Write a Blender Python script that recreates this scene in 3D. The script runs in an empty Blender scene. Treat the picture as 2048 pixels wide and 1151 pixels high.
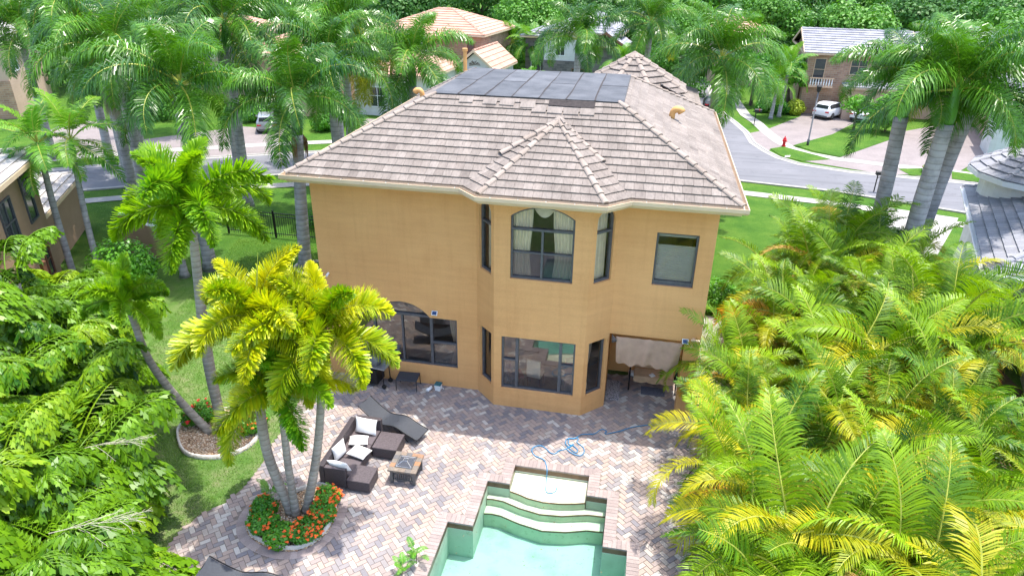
import bpy, math, random
from mathutils import Vector as V, Matrix, geometry
from math import sin, cos, pi, radians as R
random.seed(7)
C = bpy.context.scene.collection
scn = bpy.context.scene
# ---------------------------------------------------------------- camera, sky, sun, exposure
CAMH = 12.0
def cam_setup():
    cd = bpy.data.cameras.new('camera'); co = bpy.data.objects.new('camera', cd); C.objects.link(co)
    y, p, r = R(-10.79), R(26.04), R(-0.886)
    f = V((sin(y)*cos(p), cos(y)*cos(p), -sin(p))); r0 = V((cos(y), -sin(y), 0)); d0 = f.cross(r0)
    rt = cos(r)*r0 + sin(r)*d0; dn = -sin(r)*r0 + cos(r)*d0
    m = Matrix((rt, -dn, -f)).transposed().to_4x4(); m.translation = (0, 0, CAMH)
    co.matrix_world = m
    cd.sensor_width = 36; cd.lens = 24.0; cd.clip_start = 0.1; cd.clip_end = 2000
    scn.camera = co
cam_setup()
SUN = V((1.17, 0.90, 6.6)).normalized()
EL = math.asin(SUN.z); AZ = math.atan2(SUN.x, SUN.y)
w = bpy.data.worlds.new('World'); scn.world = w; w.use_nodes = True
nt = w.node_tree; sky = nt.nodes.new('ShaderNodeTexSky'); sky.sky_type = 'NISHITA'; sky.sun_disc = False
sky.sun_elevation = EL; sky.sun_rotation = AZ; sky.air_density = 1.0; sky.dust_density = 2.2; sky.ozone_density = 1.0
bg = nt.nodes['Background']; bg.inputs[1].default_value = 0.15; nt.links.new(sky.outputs[0], bg.inputs[0])
sd = bpy.data.lights.new('sun', 'SUN'); sd.energy = 2.0; sd.angle = R(0.6); sd.color = (1, 0.955, 0.88)
so = bpy.data.objects.new('sun', sd); C.objects.link(so); so.rotation_euler = SUN.to_track_quat('Z', 'Y').to_euler()
so.location = (0, 0, 60)
scn.view_settings.view_transform = 'Standard'; scn.view_settings.look = 'None'
scn.view_settings.exposure = 1.80; scn.view_settings.gamma = 1.0; scn.view_settings.use_curve_mapping = False
try:
    scn.cycles.transparent_max_bounces = 24; scn.cycles.max_bounces = 8; scn.cycles.diffuse_bounces = 4
except Exception: pass

# ---------------------------------------------------------------- helpers
class MB:
    def __init__(s): s.v = []; s.f = []; s.t = []; s.tone = 0.5
    def add(s, vs, fs, tone=None):
        o = len(s.v); s.v += [tuple(a) for a in vs]; s.f += [tuple(i+o for i in f) for f in fs]
        s.t += [s.tone if tone is None else tone]*len(fs)
    def box(s, a, b, tone=None, M=None):
        x0, y0, z0 = a; x1, y1, z1 = b
        vs = [V(p) for p in ((x0,y0,z0),(x1,y0,z0),(x1,y1,z0),(x0,y1,z0),(x0,y0,z1),(x1,y0,z1),(x1,y1,z1),(x0,y1,z1))]
        if M: vs = [M @ v for v in vs]
        s.add(vs, [(3,2,1,0),(4,5,6,7),(0,1,5,4),(1,2,6,5),(2,3,7,6),(3,0,4,7)], tone)
    def bar(s, p, q, r, n=6, r2=None, tone=None, cap=True):
        s.tube([p, q], [r, r if r2 is None else r2], n, tone, cap)
    def tube(s, pts, rad, n=8, tone=None, cap=True):
        pts = [V(p) for p in pts]
        if not isinstance(rad, (list, tuple)): rad = [rad]*len(pts)
        vs = []; prev = None
        for i, p in enumerate(pts):
            t = (pts[min(i+1, len(pts)-1)] - pts[max(i-1, 0)]).normalized()
            if prev is None:
                a = V((0,0,1)) if abs(t.z) < .9 else V((1,0,0)); prev = t.cross(a).normalized()
            u = (prev - t*prev.dot(t)).normalized(); prev = u; w2 = t.cross(u)
            for k in range(n):
                an = 2*pi*k/n; vs.append(p + (u*cos(an) + w2*sin(an))*rad[i])
        fs = [(i*n+k, i*n+(k+1) % n, (i+1)*n+(k+1) % n, (i+1)*n+k) for i in range(len(pts)-1) for k in range(n)]
        if cap: fs += [tuple(reversed(range(n))), tuple((len(pts)-1)*n+k for k in range(n))]
        s.add(vs, fs, tone)
    def prism(s, poly, z0, z1, tone=None):
        n = len(poly); vs = [(x, y, z0) for x, y in poly] + [(x, y, z1) for x, y in poly]
        s.add(vs, [tuple(reversed(range(n))), tuple(range(n, 2*n))] + [(i, (i+1) % n, n+(i+1) % n, n+i) for i in range(n)], tone)
    def build(s, name, mat, parent=None, smooth=False, bevel=0, **kw):
        me = bpy.data.meshes.new(name); me.from_pydata(s.v, [], s.f); me.validate()
        if len(me.polygons) == len(s.t):
            at = me.attributes.new('tone', 'FLOAT', 'FACE'); at.data.foreach_set('value', s.t)
        if smooth: me.polygons.foreach_set('use_smooth', [True]*len(me.polygons))
        mats = mat if isinstance(mat, (list, tuple)) else [mat]
        for m_ in mats: me.materials.append(m_)
        o = link(name, me, parent, **kw)
        if bevel:
            b = o.modifiers.new('bevel', 'BEVEL'); b.width = bevel; b.segments = 2; b.limit_method = 'ANGLE'
        return o
def link(name, me, parent=None, **kw):
    o = bpy.data.objects.new(name, me); C.objects.link(o)
    if parent: o.parent = parent
    tag(o, **kw); return o
def tag(o, label=None, cat=None, group=None, kind=None):
    if label: o['label'] = label
    if cat: o['category'] = cat
    if group: o['group'] = group
    if kind: o['kind'] = kind
    return o
def empty(name, loc=(0,0,0), rz=0, label=None, cat=None, group=None, parent=None):
    o = bpy.data.objects.new(name, None); C.objects.link(o); o.location = loc; o.rotation_euler = (0, 0, rz)
    o.empty_display_size = .2
    if parent: o.parent = parent
    return tag(o, label, cat, group)
def inpoly(p, poly):
    x, y = p; c = False; n = len(poly)
    for i in range(n):
        x1, y1 = poly[i]; x2, y2 = poly[(i+1) % n]
        if (y1 > y) != (y2 > y) and x < (x2-x1)*(y-y1)/(y2-y1)+x1: c = not c
    return c
def cdt(outline, holes):
    vs = []; es = []
    for lp in [outline]+holes:
        o = len(vs); n = len(lp); vs += [V(p) for p in lp]; es += [(o+i, o+(i+1) % n) for i in range(n)]
    r = geometry.delaunay_2d_cdt(vs, es, [], 0, 1e-5)
    ov, of = r[0], r[2]; out = []
    for f in of:
        c = sum((ov[i] for i in f), V((0, 0)))/len(f)
        if inpoly(c, outline) and not any(inpoly(c, h) for h in holes): out.append(tuple(f))
    return [tuple(v) for v in ov], out
def sheet(name, outline, z, mat, holes=[], grid=0, **kw):
    vs, fs = cdt(outline, holes); m = MB(); m.add([(x, y, z) for x, y in vs], fs)
    o = m.build(name, mat, **kw); return o
def slab(mb, outline, z0, z1, holes=[]):
    vs, fs = cdt(outline, holes); n = len(vs)
    mb.add([(x, y, z1) for x, y in vs], fs); mb.add([(x, y, z0) for x, y in vs], [tuple(reversed(f)) for f in fs])
    for lp in [outline]+holes:
        k = len(lp); mb.add([(x, y, z0) for x, y in lp]+[(x, y, z1) for x, y in lp], [(i, (i+1) % k, k+(i+1) % k, k+i) for i in range(k)])
def panel(mb, org, ud, outline, holes, th):
    """upright wall: org + u*ud + v*z, thickness th behind (left of ud turned inward)"""
    ud = V(ud).normalized(); nrm = V((-ud.y, ud.x, 0)); org = V(org)   # inward normal
    P = lambda u, v, d: org + ud*u + V((0, 0, v)) + nrm*d
    vs, fs = cdt(outline, holes)
    mb.add([P(u, v, 0) for u, v in vs], fs); mb.add([P(u, v, th) for u, v in vs], [tuple(reversed(f)) for f in fs])
    for lp in [outline]+holes:
        k = len(lp); mb.add([P(u, v, 0) for u, v in lp]+[P(u, v, th) for u, v in lp], [(i, (i+1) % k, k+(i+1) % k, k+i) for i in range(k)])
    return P
def sweep(mb, prof, path, closed=False, tone=None):
    """profile (outward offset, z) swept along a plan path; outward is right of travel"""
    n = len(path); k = len(prof); vs = []
    for i in range(n):
        p = V(path[i])
        a = V(path[(i-1) % n]) if (closed or i > 0) else None; b = V(path[(i+1) % n]) if (closed or i < n-1) else None
        d1 = (p-a).normalized() if a is not None else (b-p).normalized(); d2 = (b-p).normalized() if b is not None else d1
        n1 = V((d1.y, -d1.x)); n2 = V((d2.y, -d2.x)); m = (n1+n2).normalized(); m = m/max(.3, m.dot(n1))
        for o, z in prof: vs.append((p.x+m.x*o, p.y+m.y*o, z))
    fs = []
    for i in range(n if closed else n-1):
        j = (i+1) % n
        for q in range(k): fs.append((i*k+q, j*k+q, j*k+(q+1) % k, i*k+(q+1) % k))
    if not closed: fs += [tuple(range(k)), tuple(reversed(range((n-1)*k, n*k)))]
    mb.add(vs, fs, tone)
def clip(poly, half):   # keep a*x+b*y<=c
    a, b, c = half; out = []
    for i in range(len(poly)):
        p = poly[i]; q = poly[(i+1) % len(poly)]; dp = a*p[0]+b*p[1]-c; dq = a*q[0]+b*q[1]-c
        if dp <= 0: out.append(p)
        if dp*dq < 0: t = dp/(dp-dq); out.append((p[0]+(q[0]-p[0])*t, p[1]+(q[1]-p[1])*t))
    return out

# ---------------------------------------------------------------- materials
def nodes(name):
    m = bpy.data.materials.new(name); m.use_nodes = True; t = m.node_tree; return m, t, t.nodes['Principled BSDF']
def ramp(t, fac, cols, interp='LINEAR'):
    r = t.nodes.new('ShaderNodeValToRGB'); e = r.color_ramp; e.interpolation = interp
    while len(e.elements) < len(cols): e.elements.new(.5)
    for i, (p, c) in enumerate(cols): e.elements[i].position = p; e.elements[i].color = (*c, 1)
    t.links.new(fac, r.inputs[0]); return r.outputs[0]
def tc(t, kind='Object', scale=None):
    n = t.nodes.new('ShaderNodeTexCoord')
    if scale is None: return n.outputs[kind]
    m = t.nodes.new('ShaderNodeMapping'); m.inputs['Scale'].default_value = scale; t.links.new(n.outputs[kind], m.inputs[0]); return m.outputs[0]
def noise(t, vec, scale, detail=4, rough=.55):
    n = t.nodes.new('ShaderNodeTexNoise'); n.inputs['Scale'].default_value = scale; n.inputs['Detail'].default_value = detail
    n.inputs['Roughness'].default_value = rough
    if vec: t.links.new(vec, n.inputs['Vector'])
    return n.outputs['Fac']
def mix(t, mode, fac, a, b):
    n = t.nodes.new('ShaderNodeMix'); n.data_type = 'RGBA'; n.blend_type = mode
    for s, x in ((n.inputs[0], fac), (n.inputs[6], a), (n.inputs[7], b)):
        if isinstance(x, (int, float)): s.default_value = x
        elif isinstance(x, tuple): s.default_value = (*x, 1)
        else: t.links.new(x, s)
    return n.outputs[2]
def math_(t, op, a, b):
    n = t.nodes.new('ShaderNodeMath'); n.operation = op
    for s, x in ((n.inputs[0], a), (n.inputs[1], b)):
        if isinstance(x, (int, float)): s.default_value = x
        else: t.links.new(x, s)
    return n.outputs[0]
def bump(t, bs, h, strength=.3, dist=.02):
    b = t.nodes.new('ShaderNodeBump'); b.inputs['Strength'].default_value = strength; b.inputs['Distance'].default_value = dist
    t.links.new(h, b.inputs['Height']); t.links.new(b.outputs[0], bs.inputs['Normal'])
def simple(name, col, rough=.6, metal=0, var=.12, scale=6, bmp=0, bscale=60, spec=.4):
    m, t, b = nodes(name); co = tc(t); nz = noise(t, co, scale)
    dk = tuple(c*(1-var) for c in col); lt = tuple(min(1, c*(1+var)) for c in col)
    t.links.new(ramp(t, nz, [(.3, dk), (.7, lt)]), b.inputs['Base Color'])
    b.inputs['Roughness'].default_value = rough; b.inputs['Metallic'].default_value = metal; b.inputs['Specular IOR Level'].default_value = spec
    if bmp: bump(t, b, noise(t, co, bscale, 3), bmp, .01)
    return m
def attr_mat(name, cols, rough=.75, var=.2, nscale=3, fine=40, bmp=.25, interp='LINEAR', stain=None, spec=.3, stretch=None):
    m, t, b = nodes(name); a = t.nodes.new('ShaderNodeAttribute'); a.attribute_name = 'tone'
    co = tc(t, 'Object', stretch or (1, 1, 1))
    c = ramp(t, a.outputs['Fac'], cols, interp)
    nz = noise(t, co, nscale); c = mix(t, 'MULTIPLY', 1, c, ramp(t, nz, [(.3, (1-var,)*3), (.7, (1, 1, 1))]))
    n2 = noise(t, co, fine, 3); c = mix(t, 'MULTIPLY', 1, c, ramp(t, n2, [(.3, (1-var*.8,)*3), (.65, (1, 1, 1))]))
    t.links.new(c, b.inputs['Base Color']); b.inputs['Roughness'].default_value = rough; b.inputs['Specular IOR Level'].default_value = spec
    bump(t, b, n2, bmp, .01); return m
def leaf(name, c0, c1, rough=.38, trans=.35, spec=.5, nscale=.9):
    m, t, b = nodes(name); oi = t.nodes.new('ShaderNodeObjectInfo'); a = t.nodes.new('ShaderNodeAttribute'); a.attribute_name = 'tone'
    g = t.nodes.new('ShaderNodeNewGeometry')
    nz = noise(t, g.outputs['Position'], nscale, 3)
    f = math_(t, 'ADD', math_(t, 'MULTIPLY', oi.outputs['Random'], .45), math_(t, 'MULTIPLY', a.outputs['Fac'], .35))
    f = math_(t, 'ADD', f, math_(t, 'MULTIPLY', nz, .4))
    c = ramp(t, f, [(.2, c0), (.85, c1)])
    t.links.new(c, b.inputs['Base Color']); b.inputs['Roughness'].default_value = rough; b.inputs['Specular IOR Level'].default_value = spec
    tr = t.nodes.new('ShaderNodeBsdfTranslucent'); ms = t.nodes.new('ShaderNodeMixShader'); ms.inputs[0].default_value = trans
    c2 = mix(t, 'MULTIPLY', 1, c, (1.25, 1.3, .5)); t.links.new(c2, tr.inputs[0])
    t.links.new(b.outputs[0], ms.inputs[1]); t.links.new(tr.outputs[0], ms.inputs[2])
    t.links.new(ms.outputs[0], t.nodes['Material Output'].inputs[0]); return m
M = {}
# stucco with streaks
def stucco(name, c0, c1):
    m, t, b = nodes(name); co = tc(t); big = noise(t, co, .55, 5, .6); st = noise(t, tc(t, 'Object', (.6, .6, 7)), 1.2, 4, .6)
    c = ramp(t, big, [(.3, c0), (.7, c1)]); c = mix(t, 'MULTIPLY', 1, c, ramp(t, st, [(.3, (.94, .93, .92)), (.62, (1, 1, 1))])); c = mix(t, 'MULTIPLY', 1, c, ramp(t, noise(t, tc(t, 'Object', (3.5, 3.5, .22)), 1.6, 5, .65), [(.34, (.955, .945, .93)), (.5, (1, 1, 1))])); c = mix(t, 'MULTIPLY', 1, c, ramp(t, noise(t, co, 55, 2, .8), [(.3, (.9, .89, .88)), (.6, (1.03, 1.03, 1.03))]))
    t.links.new(c, b.inputs['Base Color']); b.inputs['Roughness'].default_value = .85; b.inputs['Specular IOR Level'].default_value = .2
    bump(t, b, noise(t, tc(t, 'Object', (10, 10, 26)), 1.0, 4, .7), .35, .02); return m
M['stucco'] = stucco('tan_stucco', (.69, .36, .145), (.77, .425, .18))
M['stucco_n'] = stucco('neighbour_stucco', (.36, .235, .15), (.44, .29, .19))
M['stucco_w'] = stucco('white_stucco', (.6, .6, .58), (.75, .75, .73))
M['stucco_p'] = stucco('pink_stucco', (.5, .36, .27), (.6, .43, .33))
def brick(name, c1, c2, mo, sc=1):
    m, t, b = nodes(name); n = t.nodes.new('ShaderNodeTexBrick'); g = tc(t, 'Object'); sp = t.nodes.new('ShaderNodeSeparateXYZ'); cb = t.nodes.new('ShaderNodeCombineXYZ')
    t.links.new(g, sp.inputs[0]); t.links.new(math_(t, 'ADD', sp.outputs[0], sp.outputs[1]), cb.inputs[0]); t.links.new(sp.outputs[2], cb.inputs[1])
    t.links.new(cb.outputs[0], n.inputs['Vector']); n.inputs['Scale'].default_value = sc
    n.inputs['Color1'].default_value = (*c1, 1); n.inputs['Color2'].default_value = (*c2, 1); n.inputs['Mortar'].default_value = (*mo, 1)
    n.inputs['Brick Width'].default_value = .4; n.inputs['Row Height'].default_value = .16; n.inputs['Mortar Size'].default_value = .015
    c = mix(t, 'MULTIPLY', 1, n.outputs[0], ramp(t, noise(t, g, 1.5), [(.3, (.7, .7, .7)), (.7, (1, 1, 1))]))
    t.links.new(c, b.inputs['Base Color']); b.inputs['Roughness'].default_value = .85; return m
M['brick'] = brick('stone_brick', (.50, .30, .19), (.36, .2, .13), (.45, .36, .28))
M['stone'] = brick('grey_stone', (.22, .19, .18), (.11, .1, .1), (.2, .18, .17), .8)
PAVE = [(0, (.225, .21, .225)), (.10, (.275, .25, .25)), (.25, (.335, .275, .255)), (.45, (.375, .30, .265)), (.64, (.415, .325, .275)), (.80, (.45, .395, .35)), (.93, (.54, .50, .455))]
M['paver'] = attr_mat('herringbone_paver', PAVE, .8, .16, .8, 45, .3, 'CONSTANT')
M['coping'] = attr_mat('coping_brick', [(0, (.31, .25, .235)), (1, (.41, .34, .315))], .8, .22, 2, 40, .3)
M['grout'] = simple('joint_sand', (.2, .165, .14), .95, var=.3, scale=9)
M['tile'] = attr_mat('roof_tile', [(0, (.18, .15, .13)), (.3, (.245, .205, .176)), (1, (.335, .287, .25))], .85, .30, .9, 9, .4, stretch=(2.4, .8, .8))
M['cap'] = attr_mat('ridge_tile', [(0, (.31, .25, .205)), (1, (.39, .32, .27))], .85, .2, 3, 40, .3)
M['underlay'] = simple('dark_underlay', (.04, .032, .03), .9, var=.4, scale=12)
M['tile_grey'] = attr_mat('grey_roof_tile', [(0, (.24, .24, .27)), (1, (.40, .40, .43))], .8, .22, 1.2, 20, .4)
M['tile_peach'] = attr_mat('peach_roof_tile', [(0, (.5, .28, .2)), (1, (.62, .38, .28))], .8, .2, 1.2, 20, .3)
M['tile_pale'] = attr_mat('pale_roof_tile', [(0, (.42, .39, .37)), (1, (.6, .56, .53))], .8, .2, 1.2, 20, .3)
def membrane():
    m, t, b = nodes('bitumen_membrane'); a = t.nodes.new('ShaderNodeAttribute'); a.attribute_name = 'tone'; co = tc(t)
    c = ramp(t, a.outputs['Fac'], [(0, (.062, .062, .066)), (1, (.10, .10, .105))])
    n1 = noise(t, co, 1.3, 6, .65); c = mix(t, 'MULTIPLY', 1, c, ramp(t, n1, [(.35, (.55, .55, .56)), (.6, (1.25, 1.25, 1.25))]))
    n2 = noise(t, co, 25, 3); c = mix(t, 'MULTIPLY', 1, c, ramp(t, n2, [(.3, (.75,)*3), (.7, (1.1,)*3)]))
    t.links.new(c, b.inputs['Base Color']); b.inputs['Roughness'].default_value = .62; bump(t, b, n2, .3, .01); return m
M['membrane'] = membrane()
M['cream_metal'] = simple('cream_gutter_paint', (.66, .50, .34), .4, var=.07, scale=2)
M['gutter_in'] = simple('gutter_inner', (.33, .31, .29), .6, var=.25, scale=5)
M['soffit'] = simple('soffit_paint', (.62, .45, .24), .8, var=.05)
M['frame'] = simple('dark_bronze_frame', (.11, .112, .125), .45, metal=.2, var=.2, scale=8)
M['screen'] = simple('grey_insect_screen', (.1, .105, .12), .7)
M['curtain'] = simple('cream_curtain', (.88, .76, .58), .9, var=.08)
M['curtain2'] = simple('beige_curtain', (.55, .43, .34), .9, var=.08)
M['blind'] = simple('window_blind', (.5, .47, .41), .8, var=.05)
M['interior'] = simple('room_plaster', (.34, .3, .26), .9)
M['floor_in'] = simple('room_floor', (.2, .14, .1), .6)
M['red_fabric'] = simple('red_chair_fabric', (.25, .03, .03), .8)
M['white'] = simple('white_plastic', (.8, .8, .8), .4, var=.04)
M['offwhite'] = simple('white_cushion', (.82, .8, .77), .9, var=.05, scale=8, bmp=.3, bscale=30)
M['rattan'] = None
def rattan():
    m, t, b = nodes('brown_rattan'); wv = t.nodes.new('ShaderNodeTexWave'); wv.bands_direction = 'Z'; wv.inputs['Scale'].default_value = 28; wv.inputs['Distortion'].default_value = 1.2
    t.links.new(tc(t), wv.inputs[0]); c = ramp(t, wv.outputs['Fac'], [(.2, (.04, .031, .034)), (.8, (.095, .076, .082))])
    t.links.new(c, b.inputs['Base Color']); b.inputs['Roughness'].default_value = .55; bump(t, b, wv.outputs['Fac'], .5, .008); return m
M['rattan'] = rattan()
M['black_metal'] = simple('black_metal', (.02, .02, .022), .45, metal=.3)
M['sling'] = simple('grey_sling_fabric', (.036, .041, .052), .6, var=.15, scale=20)
M['slate'] = attr_mat('slate_tile', [(0, (.14, .14, .15)), (.5, (.26, .22, .18)), (1, (.4, .2, .1))], .6, .3, 6, 30, .3)
M['grey_metal'] = simple('grey_metal', (.12, .125, .13), .5, metal=.4)
M['steel'] = simple('steel', (.45, .45, .46), .35, metal=.8)
M['hose'] = simple('blue_hose', (.03, .22, .42), .4, var=.1)
def plaster(name, base):
    m, t, b = nodes(name); co = tc(t); c = ramp(t, noise(t, co, .9, 6, .62), [(.36, tuple(x*.78 for x in base)), (.52, base), (.75, tuple(min(1, x*1.06) for x in base))])
    sp = noise(t, co, 7, 3, .8); c = mix(t, 'MULTIPLY', 1, c, ramp(t, sp, [(.28, (.72, .74, .62)), (.40, (1, 1, 1))])); t.links.new(c, b.inputs['Base Color']); b.inputs['Roughness'].default_value = .8; return m
M['plaster'] = plaster('pool_plaster', (.50, .54, .47)); M['plaster_s'] = plaster('pool_step_plaster', (.62, .63, .48))
M['pool_tile'] = simple('brown_waterline_tile', (.12, .065, .035), .35, var=.3, scale=6)
M['cloth'] = simple('tan_shade_cloth', (.42, .28, .20), .95, var=.1, scale=5, bmp=.3, bscale=200)
M['seat_cloth'] = simple('tan_seat_cloth', (.5, .33, .2), .9)
M['blue_mat'] = simple('slate_blue_mat', (.12, .13, .17), .9, var=.25, scale=30)
M['green_lid'] = simple('green_blue_lid', (.02, .12, .14), .5)
M['solar'] = simple('blue_solar_cell', (.03, .06, .16), .2)
M['ochre_vent'] = simple('ochre_vent_paint', (.62, .33, .11), .6)
M['car_white'] = simple('white_car_paint', (.8, .8, .82), .2, var=.02, spec=.6)
M['car_grey'] = simple('silver_car_paint', (.35, .37, .4), .25, metal=.5)
M['car_glass'] = simple('dark_car_glass', (.02, .025, .03), .08, spec=.8)
M['tyre'] = simple('black_rubber', (.02, .02, .02), .8)
M['red_lamp'] = simple('red_lamp_lens', (.5, .02, .02), .2)
M['red_paint'] = simple('red_hydrant_paint', (.6, .02, .03), .4)
M['concrete'] = simple('pale_concrete', (.35, .33, .305), .9, var=.1, scale=1.5, bmp=.2)
M['curb'] = simple('kerb_concrete', (.32, .305, .285), .9, var=.12, scale=3, bmp=.2)
M['edging'] = simple('scalloped_edging', (.55, .52, .46), .85, var=.15, scale=9, bmp=.4, bscale=30)
M['drive'] = attr_mat('driveway_paver', [(0, (.235, .2, .19)), (1, (.295, .255, .245))], .85, .2, .8, 9, .2)
M['far_glass'] = simple('dark_window_glass', (.03, .035, .045), .1, spec=.8)
M['garage'] = simple('garage_door_paint', (.55, .38, .26), .6)
M['brown_wood'] = simple('brown_trim', (.2, .09, .05), .6)
def asphalt():
    m, t, b = nodes('worn_asphalt'); co = tc(t); c = ramp(t, noise(t, co, .25, 6, .6), [(.3, (.135, .137, .148)), (.7, (.185, .183, .195))])
    c = mix(t, 'MULTIPLY', 1, c, ramp(t, noise(t, co, 30, 3), [(.3, (.82,)*3), (.7, (1.05,)*3)])); c = mix(t, 'MULTIPLY', 1, c, ramp(t, noise(t, co, .9, 7, .75), [(.36, (.78,)*3), (.44, (1,)*3)])); c = mix(t, 'MULTIPLY', 1, c, ramp(t, noise(t, tc(t, 'Object', (.15, 1.6, 1)), 1.5, 5), [(.38, (.82,)*3), (.5, (1,)*3)]))
    t.links.new(c, b.inputs['Base Color']); b.inputs['Roughness'].default_value = .9; return m
M['asphalt'] = asphalt()
def lawn():
    m, t, b = nodes('lawn_grass'); co = tc(t)
    c = ramp(t, noise(t, co, .5, 8, .72), [(.3, (.035, .11, .01)), (.48, (.062, .15, .014)), (.6, (.09, .18, .02)), (.75, (.15, .19, .045))])
    sp = t.nodes.new('ShaderNodeSeparateXYZ'); t.links.new(co, sp.inputs[0])
    # worn, drier turf behind the house and on the left side yard
    mr = t.nodes.new('ShaderNodeMapRange'); mr.inputs['From Min'].default_value = 26; mr.inputs['From Max'].default_value = 16; t.links.new(sp.outputs[1], mr.inputs[0])
    dry = ramp(t, noise(t, co, 1.1, 6, .7), [(.42, (.10, .20, .04)), (.53, (.17, .25, .08)), (.68, (.28, .27, .15))])
    c = mix(t, 'MIX', math_(t, 'MULTIPLY', mr.outputs[0], .8), c, dry)
    fine = noise(t, co, 38, 4, .7); c = mix(t, 'MULTIPLY', 1, c, ramp(t, fine, [(.3, (.55,)*3), (.65, (1.15,)*3)]))
    t.links.new(c, b.inputs['Base Color']); b.inputs['Roughness'].default_value = .9; b.inputs['Specular IOR Level'].default_value = .15
    bump(t, b, fine, .9, .04); return m
M['lawn'] = lawn()
def gravel(name, cols):
    m, t, b = nodes(name); v = t.nodes.new('ShaderNodeTexVoronoi'); v.inputs['Scale'].default_value = 22; t.links.new(tc(t), v.inputs[0])
    s = t.nodes.new('ShaderNodeSeparateColor'); t.links.new(v.outputs['Color'], s.inputs[0])
    c = ramp(t, s.outputs[0], cols); c = mix(t, 'MULTIPLY', 1, c, ramp(t, v.outputs['Distance'], [(.25, (1,)*3), (.75, (.25,)*3)]))
    t.links.new(c, b.inputs['Base Color']); b.inputs['Roughness'].default_value = .8
    iv = math_(t, 'MULTIPLY', v.outputs['Distance'], -1); bump(t, b, iv, 1, .03); return m
M['gravel'] = gravel('tan_pebbles', [(0, (.3, .17, .09)), (.35, (.5, .32, .18)), (.7, (.62, .46, .3)), (1, (.8, .68, .52))])
M['soil'] = simple('mulch_soil', (.10, .075, .05), .95, var=.5, scale=12, bmp=.6, bscale=30)
def trunkm(name, c0, c1, bands=14, moss=(.2, .2, .17)):
    m, t, b = nodes(name); wv = t.nodes.new('ShaderNodeTexWave'); wv.bands_direction = 'Z'; wv.inputs['Scale'].default_value = bands*.16; wv.inputs['Distortion'].default_value = 1.5; wv.inputs['Detail'].default_value = 3
    g = t.nodes.new('ShaderNodeNewGeometry'); t.links.new(g.outputs['Position'], wv.inputs[0])
    c = ramp(t, wv.outputs['Fac'], [(.0, tuple(.5*(a_+b_) for a_,b_ in zip(c0,c1))), (.2, c1), (1, c1)]); c = mix(t, 'MULTIPLY', 1, c, ramp(t, noise(t, g.outputs['Position'], 2.2, 5, .65), [(.32, (.62,)*3), (.6, (1.05,)*3)]))
    t.links.new(c, b.inputs['Base Color']); b.inputs['Roughness'].default_value = .85; bump(t, b, wv.outputs['Fac'], .4, .02); return m
M['trunk'] = trunkm('ringed_grey_trunk', (.2, .18, .17), (.40, .375, .37), 9)
M['trunk_f'] = trunkm('foxtail_trunk', (.2, .16, .12), (.38, .335, .28), 14)
M['bark'] = simple('brown_bark', (.1, .075, .05), .9, var=.4)
M['shaft'] = simple('green_crownshaft', (.10, .30, .03), .35, var=.2, scale=2)
M['rachis'] = simple('yellow_green_rachis', (.35, .38, .06), .5, var=.2)
M['dry'] = simple('dry_brown_sheath', (.26, .15, .07), .9, var=.35, scale=8)
M['twig'] = simple('pale_fruit_stalk', (.36, .34, .24), .9)
M['royal'] = leaf('royal_palm_leaf', (.013, .078, .009), (.115, .29, .016), .3, .26, .5)
M['royal_y'] = leaf('yellowing_royal_leaf', (.2, .3, .02), (.45, .42, .03), .4, .35)
M['fox'] = leaf('foxtail_leaf', (.11, .30, .005), (.60, .57, .006), .4, .3, .4)
M['fox_g'] = leaf('green_foxtail_leaf', (.07, .25, .008), (.30, .47, .010), .45, .4, .3)
M['fox_o'] = leaf('golden_foxtail_leaf', (.34, .30, .008), (.55, .40, .01), .45, .3)
M['fish'] = leaf('fishtail_leaf', (.009, .07, .005), (.165, .33, .008), .4, .24, .35)
M['fish_y'] = leaf('bright_fishtail_leaf', (.04, .17, .006), (.27, .41, .010), .4, .26, .35)
M['areca'] = leaf('areca_leaf', (.012, .095, .006), (.24, .39, .007), .42, .27, .35)
M['areca_y'] = leaf('yellow_areca_leaf', (.19, .28, .008), (.46, .41, .008), .45, .26, .3)
M['areca_o'] = leaf('orange_areca_leaf', (.5, .3, .015), (.62, .33, .02), .5, .3)
M['ado'] = leaf('small_palm_leaf', (.03, .17, .014), (.17, .35, .025), .42, .3, .3)
M['bush'] = leaf('bush_leaf', (.03, .18, .012), (.14, .38, .02), .4, .3)
M['bush_y'] = leaf('lime_bush_leaf', (.2, .34, .02), (.42, .5, .03), .45, .3)
M['wood'] = leaf('woodland_leaf', (.02, .085, .012), (.075, .20, .03), .5, .2, .3, nscale=.12)
M['wood2'] = leaf('bright_woodland_leaf', (.04, .16, .015), (.12, .3, .03), .5, .2, .3, nscale=.12)
M['ixora'] = simple('orange_ixora_flower', (.85, .13, .015), .6, var=.25, scale=30)
M['red_fl'] = simple('red_ixora_flower', (.7, .02, .02), .6)
M['pink_fl'] = simple('pink_flower', (.5, .12, .2), .7)
def glass(tint, g=.28, rough=.0):
    m, t, b = nodes('window_glass'); t.nodes.remove(b)
    tr = t.nodes.new('ShaderNodeBsdfTransparent'); tr.inputs[0].default_value = (*tint, 1); gl = t.nodes.new('ShaderNodeBsdfGlossy'); gl.inputs['Roughness'].default_value = rough
    fr = t.nodes.new('ShaderNodeFresnel'); fr.inputs[0].default_value = 1.5; f = math_(t, 'ADD', fr.outputs[0], g)
    ms = t.nodes.new('ShaderNodeMixShader'); t.links.new(f, ms.inputs[0]); t.links.new(tr.outputs[0], ms.inputs[1]); t.links.new(gl.outputs[0], ms.inputs[2])
    t.links.new(ms.outputs[0], t.nodes['Material Output'].inputs[0]); return m
M['glass'] = glass((.93, .94, .94), .14); M['glass_up'] = glass((.96, .96, .96), .02)
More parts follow.
